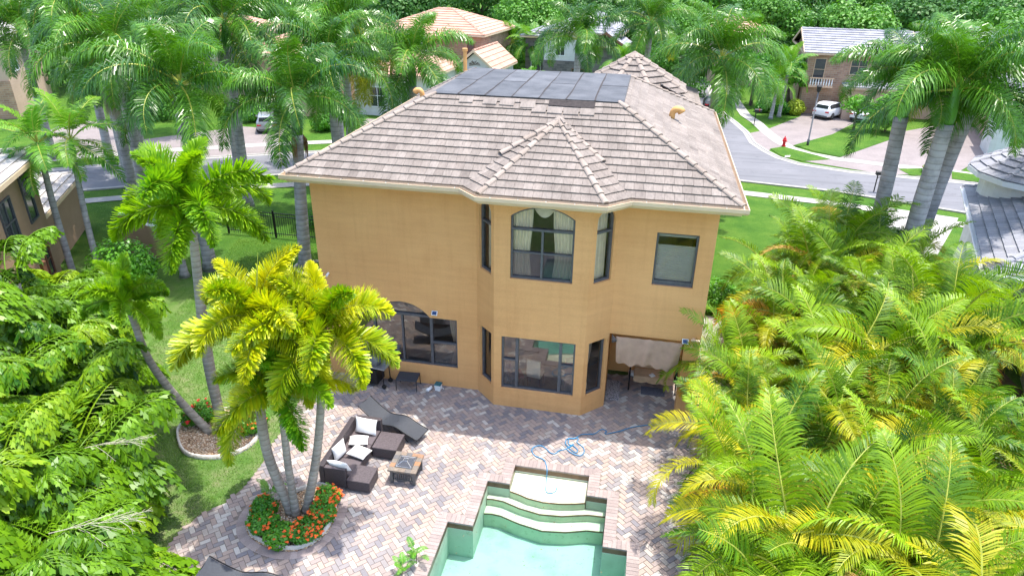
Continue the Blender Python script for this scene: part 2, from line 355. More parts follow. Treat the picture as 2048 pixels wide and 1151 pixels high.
M['areca_d'] = leaf('dry_areca_leaf', (.22, .12, .03), (.42, .27, .08), .7, .2, .1)
def water():
    m, t, b = nodes('pool_water'); t.nodes.remove(b)
    tr = t.nodes.new('ShaderNodeBsdfTransparent'); gl = t.nodes.new('ShaderNodeBsdfGlossy'); gl.inputs['Roughness'].default_value = .02
    fr = t.nodes.new('ShaderNodeFresnel'); fr.inputs[0].default_value = 1.33; ms = t.nodes.new('ShaderNodeMixShader')
    bp = t.nodes.new('ShaderNodeBump'); bp.inputs['Strength'].default_value = .08; bp.inputs['Distance'].default_value = .02; t.links.new(noise(t, tc(t), 3, 2), bp.inputs['Height'])
    t.links.new(bp.outputs[0], gl.inputs['Normal']); t.links.new(bp.outputs[0], fr.inputs['Normal'])
    t.links.new(fr.outputs[0], ms.inputs[0]); t.links.new(tr.outputs[0], ms.inputs[1]); t.links.new(gl.outputs[0], ms.inputs[2])
    o = t.nodes['Material Output']; t.links.new(ms.outputs[0], o.inputs[0])
    va = t.nodes.new('ShaderNodeVolumeAbsorption'); va.inputs[0].default_value = (.25, .80, .71, 1); va.inputs[1].default_value = .54
    t.links.new(va.outputs[0], o.inputs['Volume']); return m
M['water'] = water()
#PART2

# ---------------------------------------------------------------- ground, patio, pool
POOL = [(-3.65,5.5),(0.53,5.5),(0.53,11.52),(-.02,11.52),(-.02,13.07),(-.53,13.07),(-.53,13.79),(-2.47,13.79),(-2.47,13.07),(-3.04,13.07),(-3.04,11.52),(-3.65,11.52)]
def offset(poly, d):
    out = []; n = len(poly)
    for i in range(n):
        a, p, b = V(poly[i-1]), V(poly[i]), V(poly[(i+1) % n]); d1 = (p-a).normalized(); d2 = (b-p).normalized()
        n1 = V((d1.y, -d1.x)); n2 = V((d2.y, -d2.x)); m = (n1+n2).normalized(); m /= max(.3, m.dot(n1)); out.append(tuple(p+m*d))
    return out
def smooth_loop(pts, k=3, closed=True):
    for _ in range(k):
        o = []; n = len(pts)
        for i in range(n if closed else n-1):
            a = V(pts[i]); b = V(pts[(i+1) % n]); o += [tuple(a*.75+b*.25), tuple(a*.25+b*.75)]
        if not closed: o = [pts[0]]+o+[pts[-1]]
        pts = o
    return pts
BED1 = smooth_loop([(-8.30,10.6),(-8.05,10.2),(-7.6,9.98),(-7.10,9.88),(-6.61,9.98),(-6.31,10.34),(-6.22,10.93),(-6.38,11.6),(-6.75,12.05),(-7.2,12.1),(-7.55,11.8),(-7.95,11.35),(-8.3,11.1)][::1], 2)
BED2 = smooth_loop([(-11.7,12.9),(-11.3,12.49),(-10.92,12.33),(-10.34,12.34),(-9.85,12.6),(-9.55,13.1),(-9.62,13.7),(-10.1,14.25),(-10.8,14.5),(-11.55,14.4),(-12.0,13.85),(-12.0,13.3)], 2)
POOLH = offset(POOL, .02)
sheet('ground', [(-260,-40),(260,-40),(260,420),(-260,420)], -.05, M['lawn'], [POOLH], kind='structure')
PATIO = [(-9.6,4.8),(2.9,4.8),(2.9,17.35),(2.45,17.6),(2.45,18.93),(-9.3,18.0),(-9.3,15.3),(-9.05,13.4),(-8.93,12.4),(-8.92,11.64),(-9.07,11.0),(-9.47,10.5),(-9.6,9.5)]
GBED = [(2.22,8.5),(2.95,8.5),(2.95,11.6),(2.22,11.6)]
sheet('patio_bedding', PATIO, -.012, M['grout'], [POOLH], kind='structure')
def border(mb, poly, wid, bw, z0, z1, rng, gap=.006):
    n = len(poly); ou = offset(poly, wid)
    for i in range(n):
        a, b = V(poly[i]), V(poly[(i+1) % n]); oa, ob = V(ou[i]), V(ou[(i+1) % n]); d = (b-a); L = d.length; d.normalize(); nn = V((d.y, -d.x))
        loc = [((q-a).dot(d), (q-a).dot(nn)) for q in (a, oa, ob, b)]
        u0 = min(p[0] for p in loc); u1 = max(p[0] for p in loc); k = max(1, round((u1-u0)/bw)); st = (u1-u0)/k
        for j in range(k):
            q = loc
            q = clip(q, (-1, 0, -(u0+j*st+gap/2))); q = clip(q, (1, 0, u0+(j+1)*st-gap/2)) if q else q
            q = clip(q, (0, 1, wid-gap/2)) if q else q
            if len(q) < 3: continue
            pts = [tuple(a+d*x+nn*y) for x, y in q]; ar = sum(pts[i2][0]*pts[(i2+1) % len(pts)][1]-pts[(i2+1) % len(pts)][0]*pts[i2][1] for i2 in range(len(pts)))
            if ar < 0: pts = pts[::-1]
            mb.prism(pts, z0, z1+rng.uniform(-.0015, .0015), rng.random())
rg = random.Random(3)
swim = empty('swimming_pool', (-1.5, 9, 0), label='in-ground swimming pool with brick coping and turquoise water, stepped towards a shallow shelf', cat='swimming pool')
def local(o, root): o.matrix_parent_inverse = Matrix.Translation(-V(root.location)); return o
m = MB(); border(m, POOL, .28, .105, -.03, .016, rg); local(m.build('coping', M['coping'], swim), swim)
m = MB(); m.tone = .5
# basin: walls, floor, shelf, steps (one shell, no shared planes)
zb = -1.05
k = len(POOL); m.add([(x, y, zb) for x, y in POOL]+[(x, y, -.17) for x, y in POOL], [(i, k+i, k+(i+1) % k, (i+1) % k) for i in range(k)])
vs, fs = cdt(POOL, []); m.add([(x, y, zb) for x, y in vs], fs)
local(m.build('basin', M['plaster'], swim), swim)
m = MB(); m.add([(x, y, -.168) for x, y in POOL]+[(x, y, -.028) for x, y in POOL], [(i, k+i, k+(i+1) % k, (i+1) % k) for i in range(k)])
t_ = offset(POOL, .012)
local(m.build('waterline_tile', M['pool_tile'], swim), swim)
# tile grout lines as small ribs
m = MB()
shelf = [(-2.455,13.775),(-2.455,13.05),(-2.2,12.98),(-1.99,12.90),(-1.58,12.84),(-1.19,12.87),(-.80,12.95),(-.55,13.03),(-.545,13.775)]
m.prism(shelf, zb, -.215); local(m.build('step', M['plaster_s'], swim), swim)
s1 = [(-3.025,13.055),(-3.025,12.88),(-2.89,12.90),(-2.60,12.88),(-2.16,12.73),(-1.63,12.63),(-1.08,12.68),(-.70,12.79),(-.43,12.86),(-.035,12.88),(-.035,13.055)]
m = MB(); m.prism(s1, zb, -.42); local(m.build('step', M['plaster_s'], swim), swim)
s2 = [(-3.03,12.895),(-3.03,12.58),(-2.85,12.61),(-2.60,12.59),(-2.34,12.5),(-2.08,12.42),(-1.51,12.31),(-.93,12.39),(-.44,12.55),(-.04,12.58),(-.04,12.895)]
m = MB(); m.prism(s2, zb, -.63); local(m.build('step', M['plaster_s'], swim), swim)
m = MB(); tr = [shelf[1:-1], s1[1:-1], s2[1:-1]]
for lp, z in zip(tr, (-.213, -.418, -.628)):
    for a, b in zip(lp, lp[1:]):
        d = (V(b)-V(a)).normalized(); nn = V((d.y, -d.x))*.018; m.add([(*a, z), (*b, z), (b[0]-nn.x*1.2, b[1]-nn.y*1.2, z), (a[0]-nn.x*1.2, a[1]-nn.y*1.2, z)], [(0,1,2,3)])
        m.add([(a[0]+nn.x*.15, a[1]+nn.y*.15, z-.03), (b[0]+nn.x*.15, b[1]+nn.y*.15, z-.03), (b[0]+nn.x*.15, b[1]+nn.y*.15, z), (a[0]+nn.x*.15, a[1]+nn.y*.15, z)], [(0,1,2,3)])
local(m.build('step_edge_tile', M['pool_tile'], swim), swim)
m = MB(); wp = offset(POOL, .006); slab(m, wp, -1.2, -.185); m.build('pool_water', M['water'], kind='structure')
# herringbone pavers at 45 degrees
PL = offset(POOL, .275)
def near_out(p): return inpoly(p, PL) or inpoly(p, BED1O) or inpoly(p, GBO)
BED1O = offset(BED1, .22); GBO = offset(GBED, .2)
m = MB(); wv = .118; ca = cos(pi/4)
for i in range(-150, 260):
    for j in range(-150, 260):
        cc = (i-j) % 4
        if cc == 0: a = (i, j, i+2, j+1)
        elif cc == 3: a = (i, j, i+1, j+2)
        else: continue
        u0, v0, u1, v1 = [q*wv for q in a]; g = .0045; u0 += g; v0 += g; u1 -= g; v1 -= g
        q = [((u-v)*ca-3.2, (u+v)*ca-6) for u, v in ((u0, v0), (u1, v0), (u1, v1), (u0, v1))]
        c = (sum(p[0] for p in q)/4, sum(p[1] for p in q)/4)
        if not inpoly(c, PATIO) or near_out(c): continue
        dz = rg.uniform(-.002, .002); tn = rg.random()
        s_ = sin(c[0]*1.3+sin(c[1]*.9)*2)*.09
        b_ = .004; ctr = V(c); inn = [tuple(ctr+(V(p)-ctr)*.955) for p in q]
        m.add([(*p, -.008) for p in q]+[(*p, dz) for p in inn], [(4,5,6,7),(0,1,5,4),(1,2,6,5),(2,3,7,6),(3,0,4,7)], min(.99, max(0, tn+s_)))
m.build('patio_paving', M['paver'], kind='structure')
m = MB(); border(m, BED1, .22, .11, -.03, .004, rg); m.build('bed_border_paving', M['coping'], kind='structure')
m = MB(); border(m, GBED, .2, .11, -.03, .004, rg); m.build('bed_border_paving', M['coping'], kind='structure')
sheet('gravel', GBED, .006, M['gravel'], kind='structure')
sheet('gravel', BED1, .012, M['gravel'], kind='structure')
sheet('gravel', BED2, .0, M['gravel'], kind='structure')
# side path right of the house, gravel
sheet('side_path', [(2.35,17.7),(3.3,17.5),(3.5,20),(3.45,23.4),(2.5,23.6)], -.03, M['concrete'], kind='structure')
# dry earth strip by the side planting on the left
sheet('planting_soil', smooth_loop([(-24,4),(-10.2,4),(-10.6,7),(-11.6,9.6),(-12.6,11.4),(-14.0,13.6),(-15.1,15.4),(-16.3,17.6),(-19,20.5),(-26,20)], 2), -.035, M['soil'], kind='structure')
sheet('planting_soil', smooth_loop([(2.75,5),(2.75,16.8),(3.6,17.6),(4.4,20),(5.2,22.4),(6.6,25.6),(9.4,28.8),(12,30),(13,4)], 2), -.03, M['soil'], kind='structure')
# pebbles scattered in the beds
def pebbles(name, poly, n, z, rng, avoid=None):
    xs = [p[0] for p in poly]; ys = [p[1] for p in poly]; m = MB(); k = 0
    while k < n:
        p = (rng.uniform(min(xs), max(xs)), rng.uniform(min(ys), max(ys)))
        if not inpoly(p, poly): continue
        k += 1; r = rng.uniform(.012, .028); a = rng.random()*6; vs = []
        for zz, rr in ((0, 1), (.5, .8), (.75, .3)):
            for q in range(5): vs.append((p[0]+cos(a+q*1.2566)*r*rr*1.3, p[1]+sin(a+q*1.2566)*r*rr*.8, z+zz*r))
        m.add(vs, [(i, (i+1) % 5, 5+(i+1) % 5, 5+i) for i in range(5)]+[(5+i, 5+(i+1) % 5, 10+(i+1) % 5, 10+i) for i in range(5)]+[(10,11,12,13,14)], rng.random())
    return m.build(name, M['pebble'], kind='stuff', label='loose tan pebbles filling the planting bed', cat='pebbles')
M['pebble'] = attr_mat('pebble_stone', [(0, (.25, .14, .08)), (.3, (.45, .29, .17)), (.7, (.6, .45, .3)), (1, (.82, .72, .58))], .7, .1, 3, 30, .1)
pebbles('pebbles', BED1, 1800, .013, rg); pebbles('pebbles', BED2, 4200, .002, rg); pebbles('pebbles', [(2.25,9.5),(2.95,9.5),(2.95,11.58),(2.25,11.58)], 900, .008, rg)
# lawn blades near the camera
def blades(poly, n, rng, holes=[]):
    xs = [p[0] for p in poly]; ys = [p[1] for p in poly]; m = MB(); k = 0
    while k < n:
        p = (rng.uniform(min(xs), max(xs)), rng.uniform(min(ys), max(ys)))
        if not inpoly(p, poly) or any(inpoly(p, h) for h in holes): continue
        k += 1; a = rng.random()*6.28; h = rng.uniform(.03, .065); w_ = rng.uniform(.006, .012); dx, dy = cos(a)*w_, sin(a)*w_; b = rng.random()*6.28
        m.add([(p[0]-dx, p[1]-dy, -.05), (p[0]+dx, p[1]+dy, -.05), (p[0]+cos(b)*h*.7, p[1]+sin(b)*h*.7, -.05+h)], [(0,1,2)], rng.random())
    return m
LAWNL = [(-9.7,8),(-9.5,10.45),(-9.1,11),(-8.95,11.7),(-9.0,13.4),(-9.35,15.3),(-9.4,26.5),(-18,26.5),(-15.8,17.2),(-14.2,14),(-12.4,11.3),(-11,8)]
M['blade'] = leaf('grass_blade', (.06, .17, .02), (.22, .36, .07), .6, .3, .2)
blades(LAWNL, 60000, rg, [BED2]).build('grass', M['blade'], kind='stuff', label='short patchy turf in the left side yard', cat='grass')
# street side -----------------------------------------------------------
def band(name, pts, z, mat): return sheet(name, pts, z, mat, kind='structure')
near = [(-60,5),(-44,19.5),(-34,28.5),(-28,32.2),(-22.6,35.4),(-20.7,36.4),(-16,38.6),(-9,40.8),(-2,41.8),(5.6,41.6),(11.2,40.7),(17.8,38.2),(30,32),(60,14)]
farl = [(-60,11),(-46,24.5),(-36,33),(-29.7,37.3),(-25.4,39.6),(-23,40.8),(-17,43.6),(-9,46.0),(-2,47.4),(1,48.8),(2.2,51.5),(2.4,56),(1.8,64),(0,80)]
farr = [(6.2,80),(6.0,66),(6.6,61),(7.2,58),(7.7,54.8),(7.8,51.5),(8.4,49.2),(9.0,47.7),(10.1,46.4),(12.9,45.3),(14.9,45.0),(19.8,44.4),(32,38),(62,20)]
band('road', near+farr[::-1]+farl[::-1], -.035, M['asphalt'])
def curb(name, path, flip=False):
    m = MB(); pr = [(-.16,-.045),(-.16,.03),(-.02,.035),(.02,-.02),(.28,-.026),(.28,-.05)]
    if flip: pr = [(-a, b) for a, b in pr]
    sweep(m, pr, path); return m.build(name, M['curb'], kind='structure')
curb('kerb', near, True); curb('kerb', farl); curb('kerb', farr)
def walk(name, path, w, z, mat):
    l = offset_path(path, w/2); r = offset_path(path, -w/2); return band(name, l+r[::-1], z, mat)
def offset_path(path, d):
    out = []; n = len(path)
    for i in range(n):
        a = V(path[max(i-1, 0)]); b = V(path[min(i+1, n-1)]); t = (b-a).normalized(); out.append(tuple(V(path[i])+V((t.y, -t.x))*d))
    return out
walk('sidewalk', [(x+dx, y-2.35) for x, y, dx in [(*p, 0) for p in near]], .85, -.02, M['concrete'])
walk('sidewalk', offset_path(farl, -2.6), .95, -.02, M['concrete'])
walk('sidewalk', [(8.0,80),(8.1,66),(8.3,61.3),(8.9,58.5),(9.2,55.5),(9.7,52.5),(10.2,50.7),(11.2,49.3),(12.9,48.3),(15.5,47.6),(19.8,46.8),(32,40.8),(62,23)], .9, -.018, M['concrete'])
def drive(pts): 
    m = MB(); vs, fs = cdt(pts, [])
    m.add([(x, y, -.03) for x, y in vs], fs, .5); return m.build('driveway', M['drive'], kind='structure')
drive([(7.85,54.6),(8.0,51.6),(8.55,49.4),(8.95,50.2),(10.6,51.5),(14.1,55.8),(17.5,61.8),(18.5,66),(12.9,66),(12.9,62.2),(9.2,56.0)])
drive([(12.4,48.1),(13.2,48.9),(17.8,54.8),(19.5,58),(24,62),(30,60),(22,50),(20,47.2),(19.4,44.7),(17.3,45.2),(16.4,45.5),(14.9,45.2),(10.6,47.2)])
drive([(-31,36.6),(-26,39.4),(-24,40.5),(-26.5,47),(-30,47),(-35,41)])
drive([(-42,41),(-36,36.4),(-33,38),(-38,45),(-44,46)])
drive([(-20.5,42.2),(-17.5,43.6),(-18.2,52),(-22,52)])
# lawn island strips on top of the wide driveway aprons
for pts in ([(8.75,50.0),(9.8,50.9),(10.5,50.1),(11.6,49.0),(12.4,48.1),(10.4,47.1),(9.25,48.2)], [(10.6,51.5),(14.1,55.8),(17.5,61.8),(18.3,57.9),(17.8,54.8),(13.2,48.9),(11.8,49.9)],
            [(16.2,46.7),(17.7,47.2),(17.5,45.4),(16.5,45.4)], [(19.4,46.9),(20.9,46.4),(20.4,44.7),(18.8,45.1)]):
    band('lawn', pts, -.012, M['lawn'])
band('manhole_patch', [(9.5,48.3),(9.9,48.5),(9.75,47.95),(9.4,47.8)], -.008, M['concrete'])
band('driveway', [(5.5,-2),(9.4,30.5),(12.9,38.5),(16.5,37.5),(13,30.6),(10.2,22)], -.028, M['concrete'])

# ---------------------------------------------------------------- roof tiling
def roof_face(mb, poly, expo, tw, rng, under=None, lip=.042, jit=.014, v_shift=0):
    P = [V(p) for p in poly]; u = (P[1]-P[0]).normalized(); n = (P[1]-P[0]).cross(P[2]-P[0]).normalized()
    if n.z < 0: n = -n
    vd = n.cross(u).normalized()
    if vd.z < 0: vd = -vd
    uv = [((p-P[0]).dot(u), (p-P[0]).dot(vd)) for p in P]
    if sum(uv[i][0]*uv[(i+1) % len(uv)][1]-uv[(i+1) % len(uv)][0]*uv[i][1] for i in range(len(uv))) < 0: uv = uv[::-1]
    umin = min(a for a, b in uv); umax = max(a for a, b in uv); vmax = max(b for a, b in uv)
    if under is not None: under.add([p-n*.012 for p in P], [tuple(range(len(P)))])
    k = int(vmax/expo)+1
    for r in range(k):
        v0 = r*expo+v_shift; v1 = v0+expo+.03; x = umin-rng.random()*tw; rowt = rng.uniform(-.08, .08)
        while x < umax:
            q = [(x+.003, v0+rng.uniform(0, jit)), (x+tw-.003, v0+rng.uniform(0, jit)), (x+tw-.003, v1), (x+.003, v1)]
            for i in range(len(uv)):
                a = uv[i]; b = uv[(i+1) % len(uv)]; nx, ny = (b[1]-a[1]), -(b[0]-a[0])
                if nx == 0 and ny == 0: continue
                q = clip(q, (nx, ny, nx*a[0]+ny*a[1]))
                if len(q) < 3: break
            if len(q) >= 3:
                hh = lambda b: lip-(lip-.006)*(b-v0)/(v1-v0)
                top = [P[0]+u*a+vd*b+n*hh(b) for a, b in q]; bot = [P[0]+u*a+vd*b-n*.004 for a, b in q]; m_ = len(q)
                mb.add(top+bot, [tuple(range(m_))]+[(i, m_+i, m_+(i+1) % m_, (i+1) % m_) for i in range(m_)], min(1, max(0, rng.gauss(.5, .15)+rowt)))
            x += tw
def caps(mb, p0, p1, L, rng, r0=.095, r1=.075, up=.02):
    p0, p1 = V(p0), V(p1); d = p1-p0; n = max(1, round(d.length/L)); st = d/n; t = d.normalized(); s = t.cross(V((0,0,1))).normalized(); q = s.cross(t).normalized()
    for i in range(n):
        a = p0+st*i+q*(up+.015); b = p0+st*(i+1.12)+q*(up-.008); vs = []
        for c, r in ((a, r0), (b, r1)):
            for k in range(8):
                an = pi*1.1*k/7-pi*.05; vs.append(c+s*cos(an)*r+q*sin(an)*r*.72-q*.02)
        for k in range(8): an = pi*1.1*k/7-pi*.05; vs.append(a+s*cos(an)*(r0-.025)+q*sin(an)*(r0-.03)*.6-q*.03)
        mb.add(vs, [(k, k+1, 8+k+1, 8+k) for k in range(7)]+[(16+k, 16+k+1, k+1, k) for k in range(7)]+[tuple(range(8, 16))], rng.random())

# ---------------------------------------------------------------- the main house
house = empty('house', (-3.4, 22, 0), label='two-storey tan stucco house with a central bay, facing the pool', cat='house')
H = lambda o: local(o, house)
def arc(x0, x1, z0, za, n=14, flip=False):
    """arch from (x1,z0) over (mid,za) back to (x0,z0)"""
    c = (x0+x1)/2; hw = (x1-x0)/2; h = za-z0; r = (hw*hw+h*h)/(2*h); a0 = math.asin(min(1, hw/r)); zc = za-r
    if h >= hw: return [(c+hw*cos(a), z0+h*sin(a)) for a in [pi*i/n for i in range(n+1)]]
    return [(c+r*sin(a0-2*a0*i/n), zc+r*cos(a0-2*a0*i/n)) for i in range(n+1)]
wm = MB(); W = 16.93
big = [(-8.28,.66),(-4.86,.66),(-4.86,2.34)]+arc(-7.46,-5.68,2.34,2.78)+[(-8.28,2.34)]
X = -9.02; P_big = panel(wm, (X,W,0), (1,0,0), [(0,0),(4.78,0),(4.78,6.44),(0,6.44)], [[(x-X, z) for x, z in big]], .2)
big = [(x-X, z) for x, z in big]
dl = .891; narrow_up = [(.15,4.17),(.75,4.17),(.75,5.9)]+arc(.15,.75,5.9,6.2,10)[1:-1]+[(.15,5.9)]; narrow_lo = [(.15,.62),(.76,.62),(.76,2.36),(.15,2.36)]
P_dl = panel(wm, (-4.24,W,0), (1,-1,0), [(0,0),(dl,0),(dl,6.44),(0,6.44)], [narrow_up, narrow_lo], .2)
bx = -3.61; up = [(.44,4.17),(2.12,4.17),(2.12,5.96)]+arc(.44,2.12,5.96,6.24)[1:-1]+[(.44,5.96)]; lo = [(.22,.62),(2.32,.62),(2.32,2.36),(.22,2.36)]
P_bf = panel(wm, (bx,16.3,0), (1,0,0), [(0,0),(2.57,0),(2.57,6.44),(0,6.44)], [up, lo], .2)
P_dr = panel(wm, (-1.04,16.3,0), (1,1,0), [(0,0),(dl,0),(dl,6.44),(0,6.44)], [narrow_up, narrow_lo], .2)
ru = [(.99,4.08),(2.065,4.08),(2.065,5.59),(.99,5.59)]
P_br = panel(wm, (-.41,W,0), (1,0,0), [(0,2.47),(2.06,2.47),(2.06,0),(2.48,0),(2.48,6.44),(0,6.44)], [ru], .2)
wm.box((1.655,W+.203,0), (2.07,W+.42,2.46))
panel(wm, (X,27.0,0), (0,-1,0), [(0,0),(9.87,0),(9.87,6.44),(0,6.44)], [], .2)
panel(wm, (2.07,W+.2,0), (0,1,0), [(0,2.42),(1.72,2.42),(1.72,0),(10.07,0),(10.07,6.44),(0,6.44)], [], .2)
panel(wm, (-.41,18.93,0), (1,0,0), [(0,0),(2.27,0),(2.27,2.9),(0,2.9)], [], .15)
panel(wm, (-.41,W+.2,0), (0,1,0), [(0,0),(1.79,0),(1.79,2.9),(0,2.9)], [], .15)
panel(wm, (2.07,27.2,0), (-1,0,0), [(0,0),(11.09,0),(11.09,6.44),(0,6.44)], [], .2)
slab(wm, [(-.405,W+.205),(1.865,W+.205),(1.865,18.92),(-.405,18.92)], 2.72, 2.8)
H(wm.build('wall', M['stucco'], house))
im = MB(); slab(im, [(-8.8,17.15),(-4.3,17.15),(-3.6,16.55),(-1.05,16.55),(-.6,17.15),(1.85,17.15),(1.85,26.9),(-8.8,26.9)], 3.0, 3.2)
im.box((-8.8,20.6,.02), (1.85,20.72,2.98)); im.box((-8.8,20.6,3.21), (1.85,20.72,6.4)); H(im.build('inner_wall', M['interior'], house))
im = MB(); slab(im, [(-8.8,17.15),(-4.3,17.15),(-3.6,16.55),(-1.05,16.55),(-.6,17.15),(-.6,20.6),(-8.8,20.6)], .005, .02); H(im.build('indoor_floor', M['floor_in'], house))
# windows
def inset(loop, d): return offset(loop, -d)
def window(P, loop, bars, name='window', screens=[], gm='glass'):
    fm = MB(); ins = inset(loop, .055); n = len(loop)
    for lp0, lp1, d0, d1 in ((loop, ins, .07, .17),):
        vs = [P(u, v, d0) for u, v in lp0]+[P(u, v, d0) for u, v in lp1]+[P(u, v, d1) for u, v in lp1]+[P(u, v, d1) for u, v in lp0]
        fs = []
        for i in range(n):
            j = (i+1) % n; fs += [(i, j, n+j, n+i), (n+i, n+j, 2*n+j, 2*n+i), (2*n+i, 2*n+j, 3*n+j, 3*n+i)]
        fm.add(vs, fs)
    for (u0, v0, u1, v1, *dd) in bars:
        d0 = dd[0] if dd else .06; c = [P(u, v, d) for d in (d0, .165) for u, v in ((u0, v0), (u1, v0), (u1, v1), (u0, v1))]
        fm.add(c, [(0,1,2,3),(7,6,5,4),(0,4,5,1),(1,5,6,2),(2,6,7,3),(3,7,4,0)])
    fr = H(fm.build(name, M['frame'], house))
    g = MB(); vs, fs = cdt(inset(loop, .05), []); g.add([P(u, v, .12) for u, v in vs], fs); g.build('glass', M[gm], fr)
    for (u0, v0, u1, v1) in screens:
        s = MB(); s.add([P(u, v, .155) for u, v in ((u0, v0), (u1, v0), (u1, v1), (u0, v1))], [(0,1,2,3)]); s.build('insect_screen', M['screen_t'], fr)
    return fr
def screen_mat():
    m, t, b = nodes('fine_insect_screen'); t.nodes.remove(b); tr = t.nodes.new('ShaderNodeBsdfTransparent'); df = t.nodes.new('ShaderNodeBsdfDiffuse'); df.inputs[0].default_value = (.14, .15, .18, 1)
    ms = t.nodes.new('ShaderNodeMixShader'); ms.inputs[0].default_value = .5; t.links.new(tr.outputs[0], ms.inputs[1]); t.links.new(df.outputs[0], ms.inputs[2]); t.links.new(ms.outputs[0], t.nodes['Material Output'].inputs[0]); return m
M['screen_t'] = screen_mat()
def curtain(P, fr, u0, u1, v0, v1, mat, depth=.25, folds=7, gather=None, name='curtain', topf=None, amp=.03):
    m = MB(); nu, nv = folds*6, 8; vs = []
    for j in range(nv+1):
        q = j/nv; v = v0+(v1-v0)*q
        for i in range(nu+1):
            s = i/nu; a, b = (u0, u1)
            if gather:   # pull the free edge towards gather at height fraction .4
                side, amt = gather; g_ = amt*math.exp(-((q-.35)/.28)**2)
                if side == 'r': b = u1-(u1-u0)*g_
                else: a = u0+(u1-u0)*g_
            u = a+(b-a)*s; vt = v if topf is None else min(v, topf(u)) 
            vs.append(P(u, vt, depth+amp*sin(s*folds*2*pi+q*.6)))
    w_ = nu+1; m.add(vs, [(j*w_+i, j*w_+i+1, (j+1)*w_+i+1, (j+1)*w_+i) for j in range(nv) for i in range(nu)])
    return m.build(name, mat, fr, smooth=True)
F_ = .03
fr = window(P_big, big, [(.79,2.30,4.16-.05,2.37,.055),(1.53,.71,1.6,2.30),(3.31,.71,3.39,2.30),(2.42,.71,2.47,2.30),(3.39,1.45,4.11,1.5),(.79,1.45,1.53,1.5)], screens=[(3.39,.71,4.11,1.45),(.79,.71,1.53,1.45)])
curtain(P_big, fr, 3.86, 4.15, .7, 2.36, M['curtain2'], gather=('l', .45), folds=4)
curtain(P_big, fr, .72, 1.0, .7, 2.36, M['curtain2'], gather=('r', .45), folds=4)
fr = window(P_bf, up, [(.495,5.56,2.065,5.62,.05),(1.25,4.22,1.31,5.56,.055),(.495,4.92,1.25,4.955),(1.31,4.92,2.065,4.955)], screens=[(.49,4.22,1.25,4.92),(1.31,4.22,2.07,4.92)], gm='glass_up')
atop = lambda u: 5.96+.27*max(0, 1-((u-1.28)/.84)**2)-.01
curtain(P_bf, fr, .4, 1.0, 4.1, 6.25, M['curtain'], gather=('r', .12), topf=atop)
curtain(P_bf, fr, 1.52, 2.16, 4.1, 6.25, M['curtain'], gather=('l', .12), topf=atop)
m = MB()
for k in range(6):   # swagged valance of hanging folds
    vs = []; n = 14
    for i in range(n+1):
        s = i/n; u = .97+.62*s; dip = (4*s*(1-s))*(.08+.038*k)
        for e in (0, 1): vs.append(P_bf(u, 6.22-.006*k-dip-e*.045*(4*s*(1-s))-(e*.006), .29-.008*(k % 2)-.012*e))
    m.add(vs, [(2*i, 2*i+1, 2*i+3, 2*i+2) for i in range(n)])
m.build('valance', M['curtain'], fr, smooth=True)
for P in (P_dl, P_dr):
    fr = window(P, narrow_up, [(.205,5.56,.695,5.61,.055)], gm='glass_up'); curtain(P, fr, .2, .72, 4.1, 6.1, M['curtain'], folds=5, depth=.27, topf=lambda u: 5.9+.28*max(0, 1-((u-.45)/.3)**2)**.5-.02)
    fr = window(P, narrow_lo, []); curtain(P, fr, .35 if P is P_dl else .18, .72 if P is P_dl else .5, .55, 2.4, M['curtain2'], folds=4, gather=('l' if P is P_dl else 'r', .5), depth=.27)
fr = window(P_bf, lo, [(.62,.67,.7,2.31,.055),(1.86,.67,1.94,2.31,.055),(.275,1.56,.62,1.6),(1.94,1.56,2.265,1.6)], screens=[(.275,.67,.62,1.56),(1.94,.67,2.265,1.56)])
fr = window(P_br, ru, [(.99+.05,4.13,2.02,4.2,.08)], gm='glass_up'); m = MB()
n = 40
vs = [P_br(u, 5.2-1.12*k/n, .19+.012*(k % 2)) for k in range(n+1) for u in (1.03, 2.03)]; m.add(vs, [(2*k, 2*k+1, 2*k+3, 2*k+2) for k in range(n)])
m.box(P_br(1.03,5.42,.22), P_br(2.03,5.54,.27)); m.build('blind', M['blind'], fr)
# soffit, fascia, gutter
EAVE = [(-9.36,16.33),(-4.45,16.33),(-3.9,15.77),(-.74,15.77),(-.18,16.33),(2.5,16.33),(2.5,27.7),(-9.36,27.7)]
m = MB(); slab(m, offset(EAVE, -.01), 6.45, 6.49); H(m.build('soffit', M['soffit'], house))
m = MB(); sweep(m, [(-.035,6.40),(-.002,6.40),(-.002,6.625),(-.035,6.625)], EAVE, True); H(m.build('fascia', M['cream_metal'], house))
m = MB(); sweep(m, [(0,6.47),(.11,6.47),(.145,6.52),(.145,6.615),(.125,6.615),(.12,6.53),(.1,6.487),(.014,6.487),(.014,6.6),(0,6.6)], EAVE, True); gu = H(m.build('gutter', M['cream_metal'], house))
m = MB(); sweep(m, [(.016,6.489),(.099,6.489),(.099,6.494),(.016,6.494)], EAVE, True); m.build('gutter_lining', M['gutter_in'], gu)
m = MB()
for x in list(frange := [(-9+i*.62) for i in range(8)])+[.2,.85,1.5,2.1]: m.box((x,16.2,6.59), (x+.03,16.325,6.6))
for x in [-3.6,-2.9,-2.2,-1.5,-.95]: m.box((x,15.64,6.59), (x+.03,15.765,6.6))
m.build('gutter_strap', M['gutter_in'], gu)
SL = .52; ZE = 6.63; DZ = ZE+SL*3.25; rr = random.Random(11)
RF = MB(); UN = MB(); a, b, c, d = (-9.36,16.33,ZE),(2.5,16.33,ZE),(2.5,27.7,ZE),(-9.36,27.7,ZE); D = [(-6.11,19.58,DZ),(-.75,19.58,DZ),(-.75,24.45,DZ),(-6.11,24.45,DZ)]
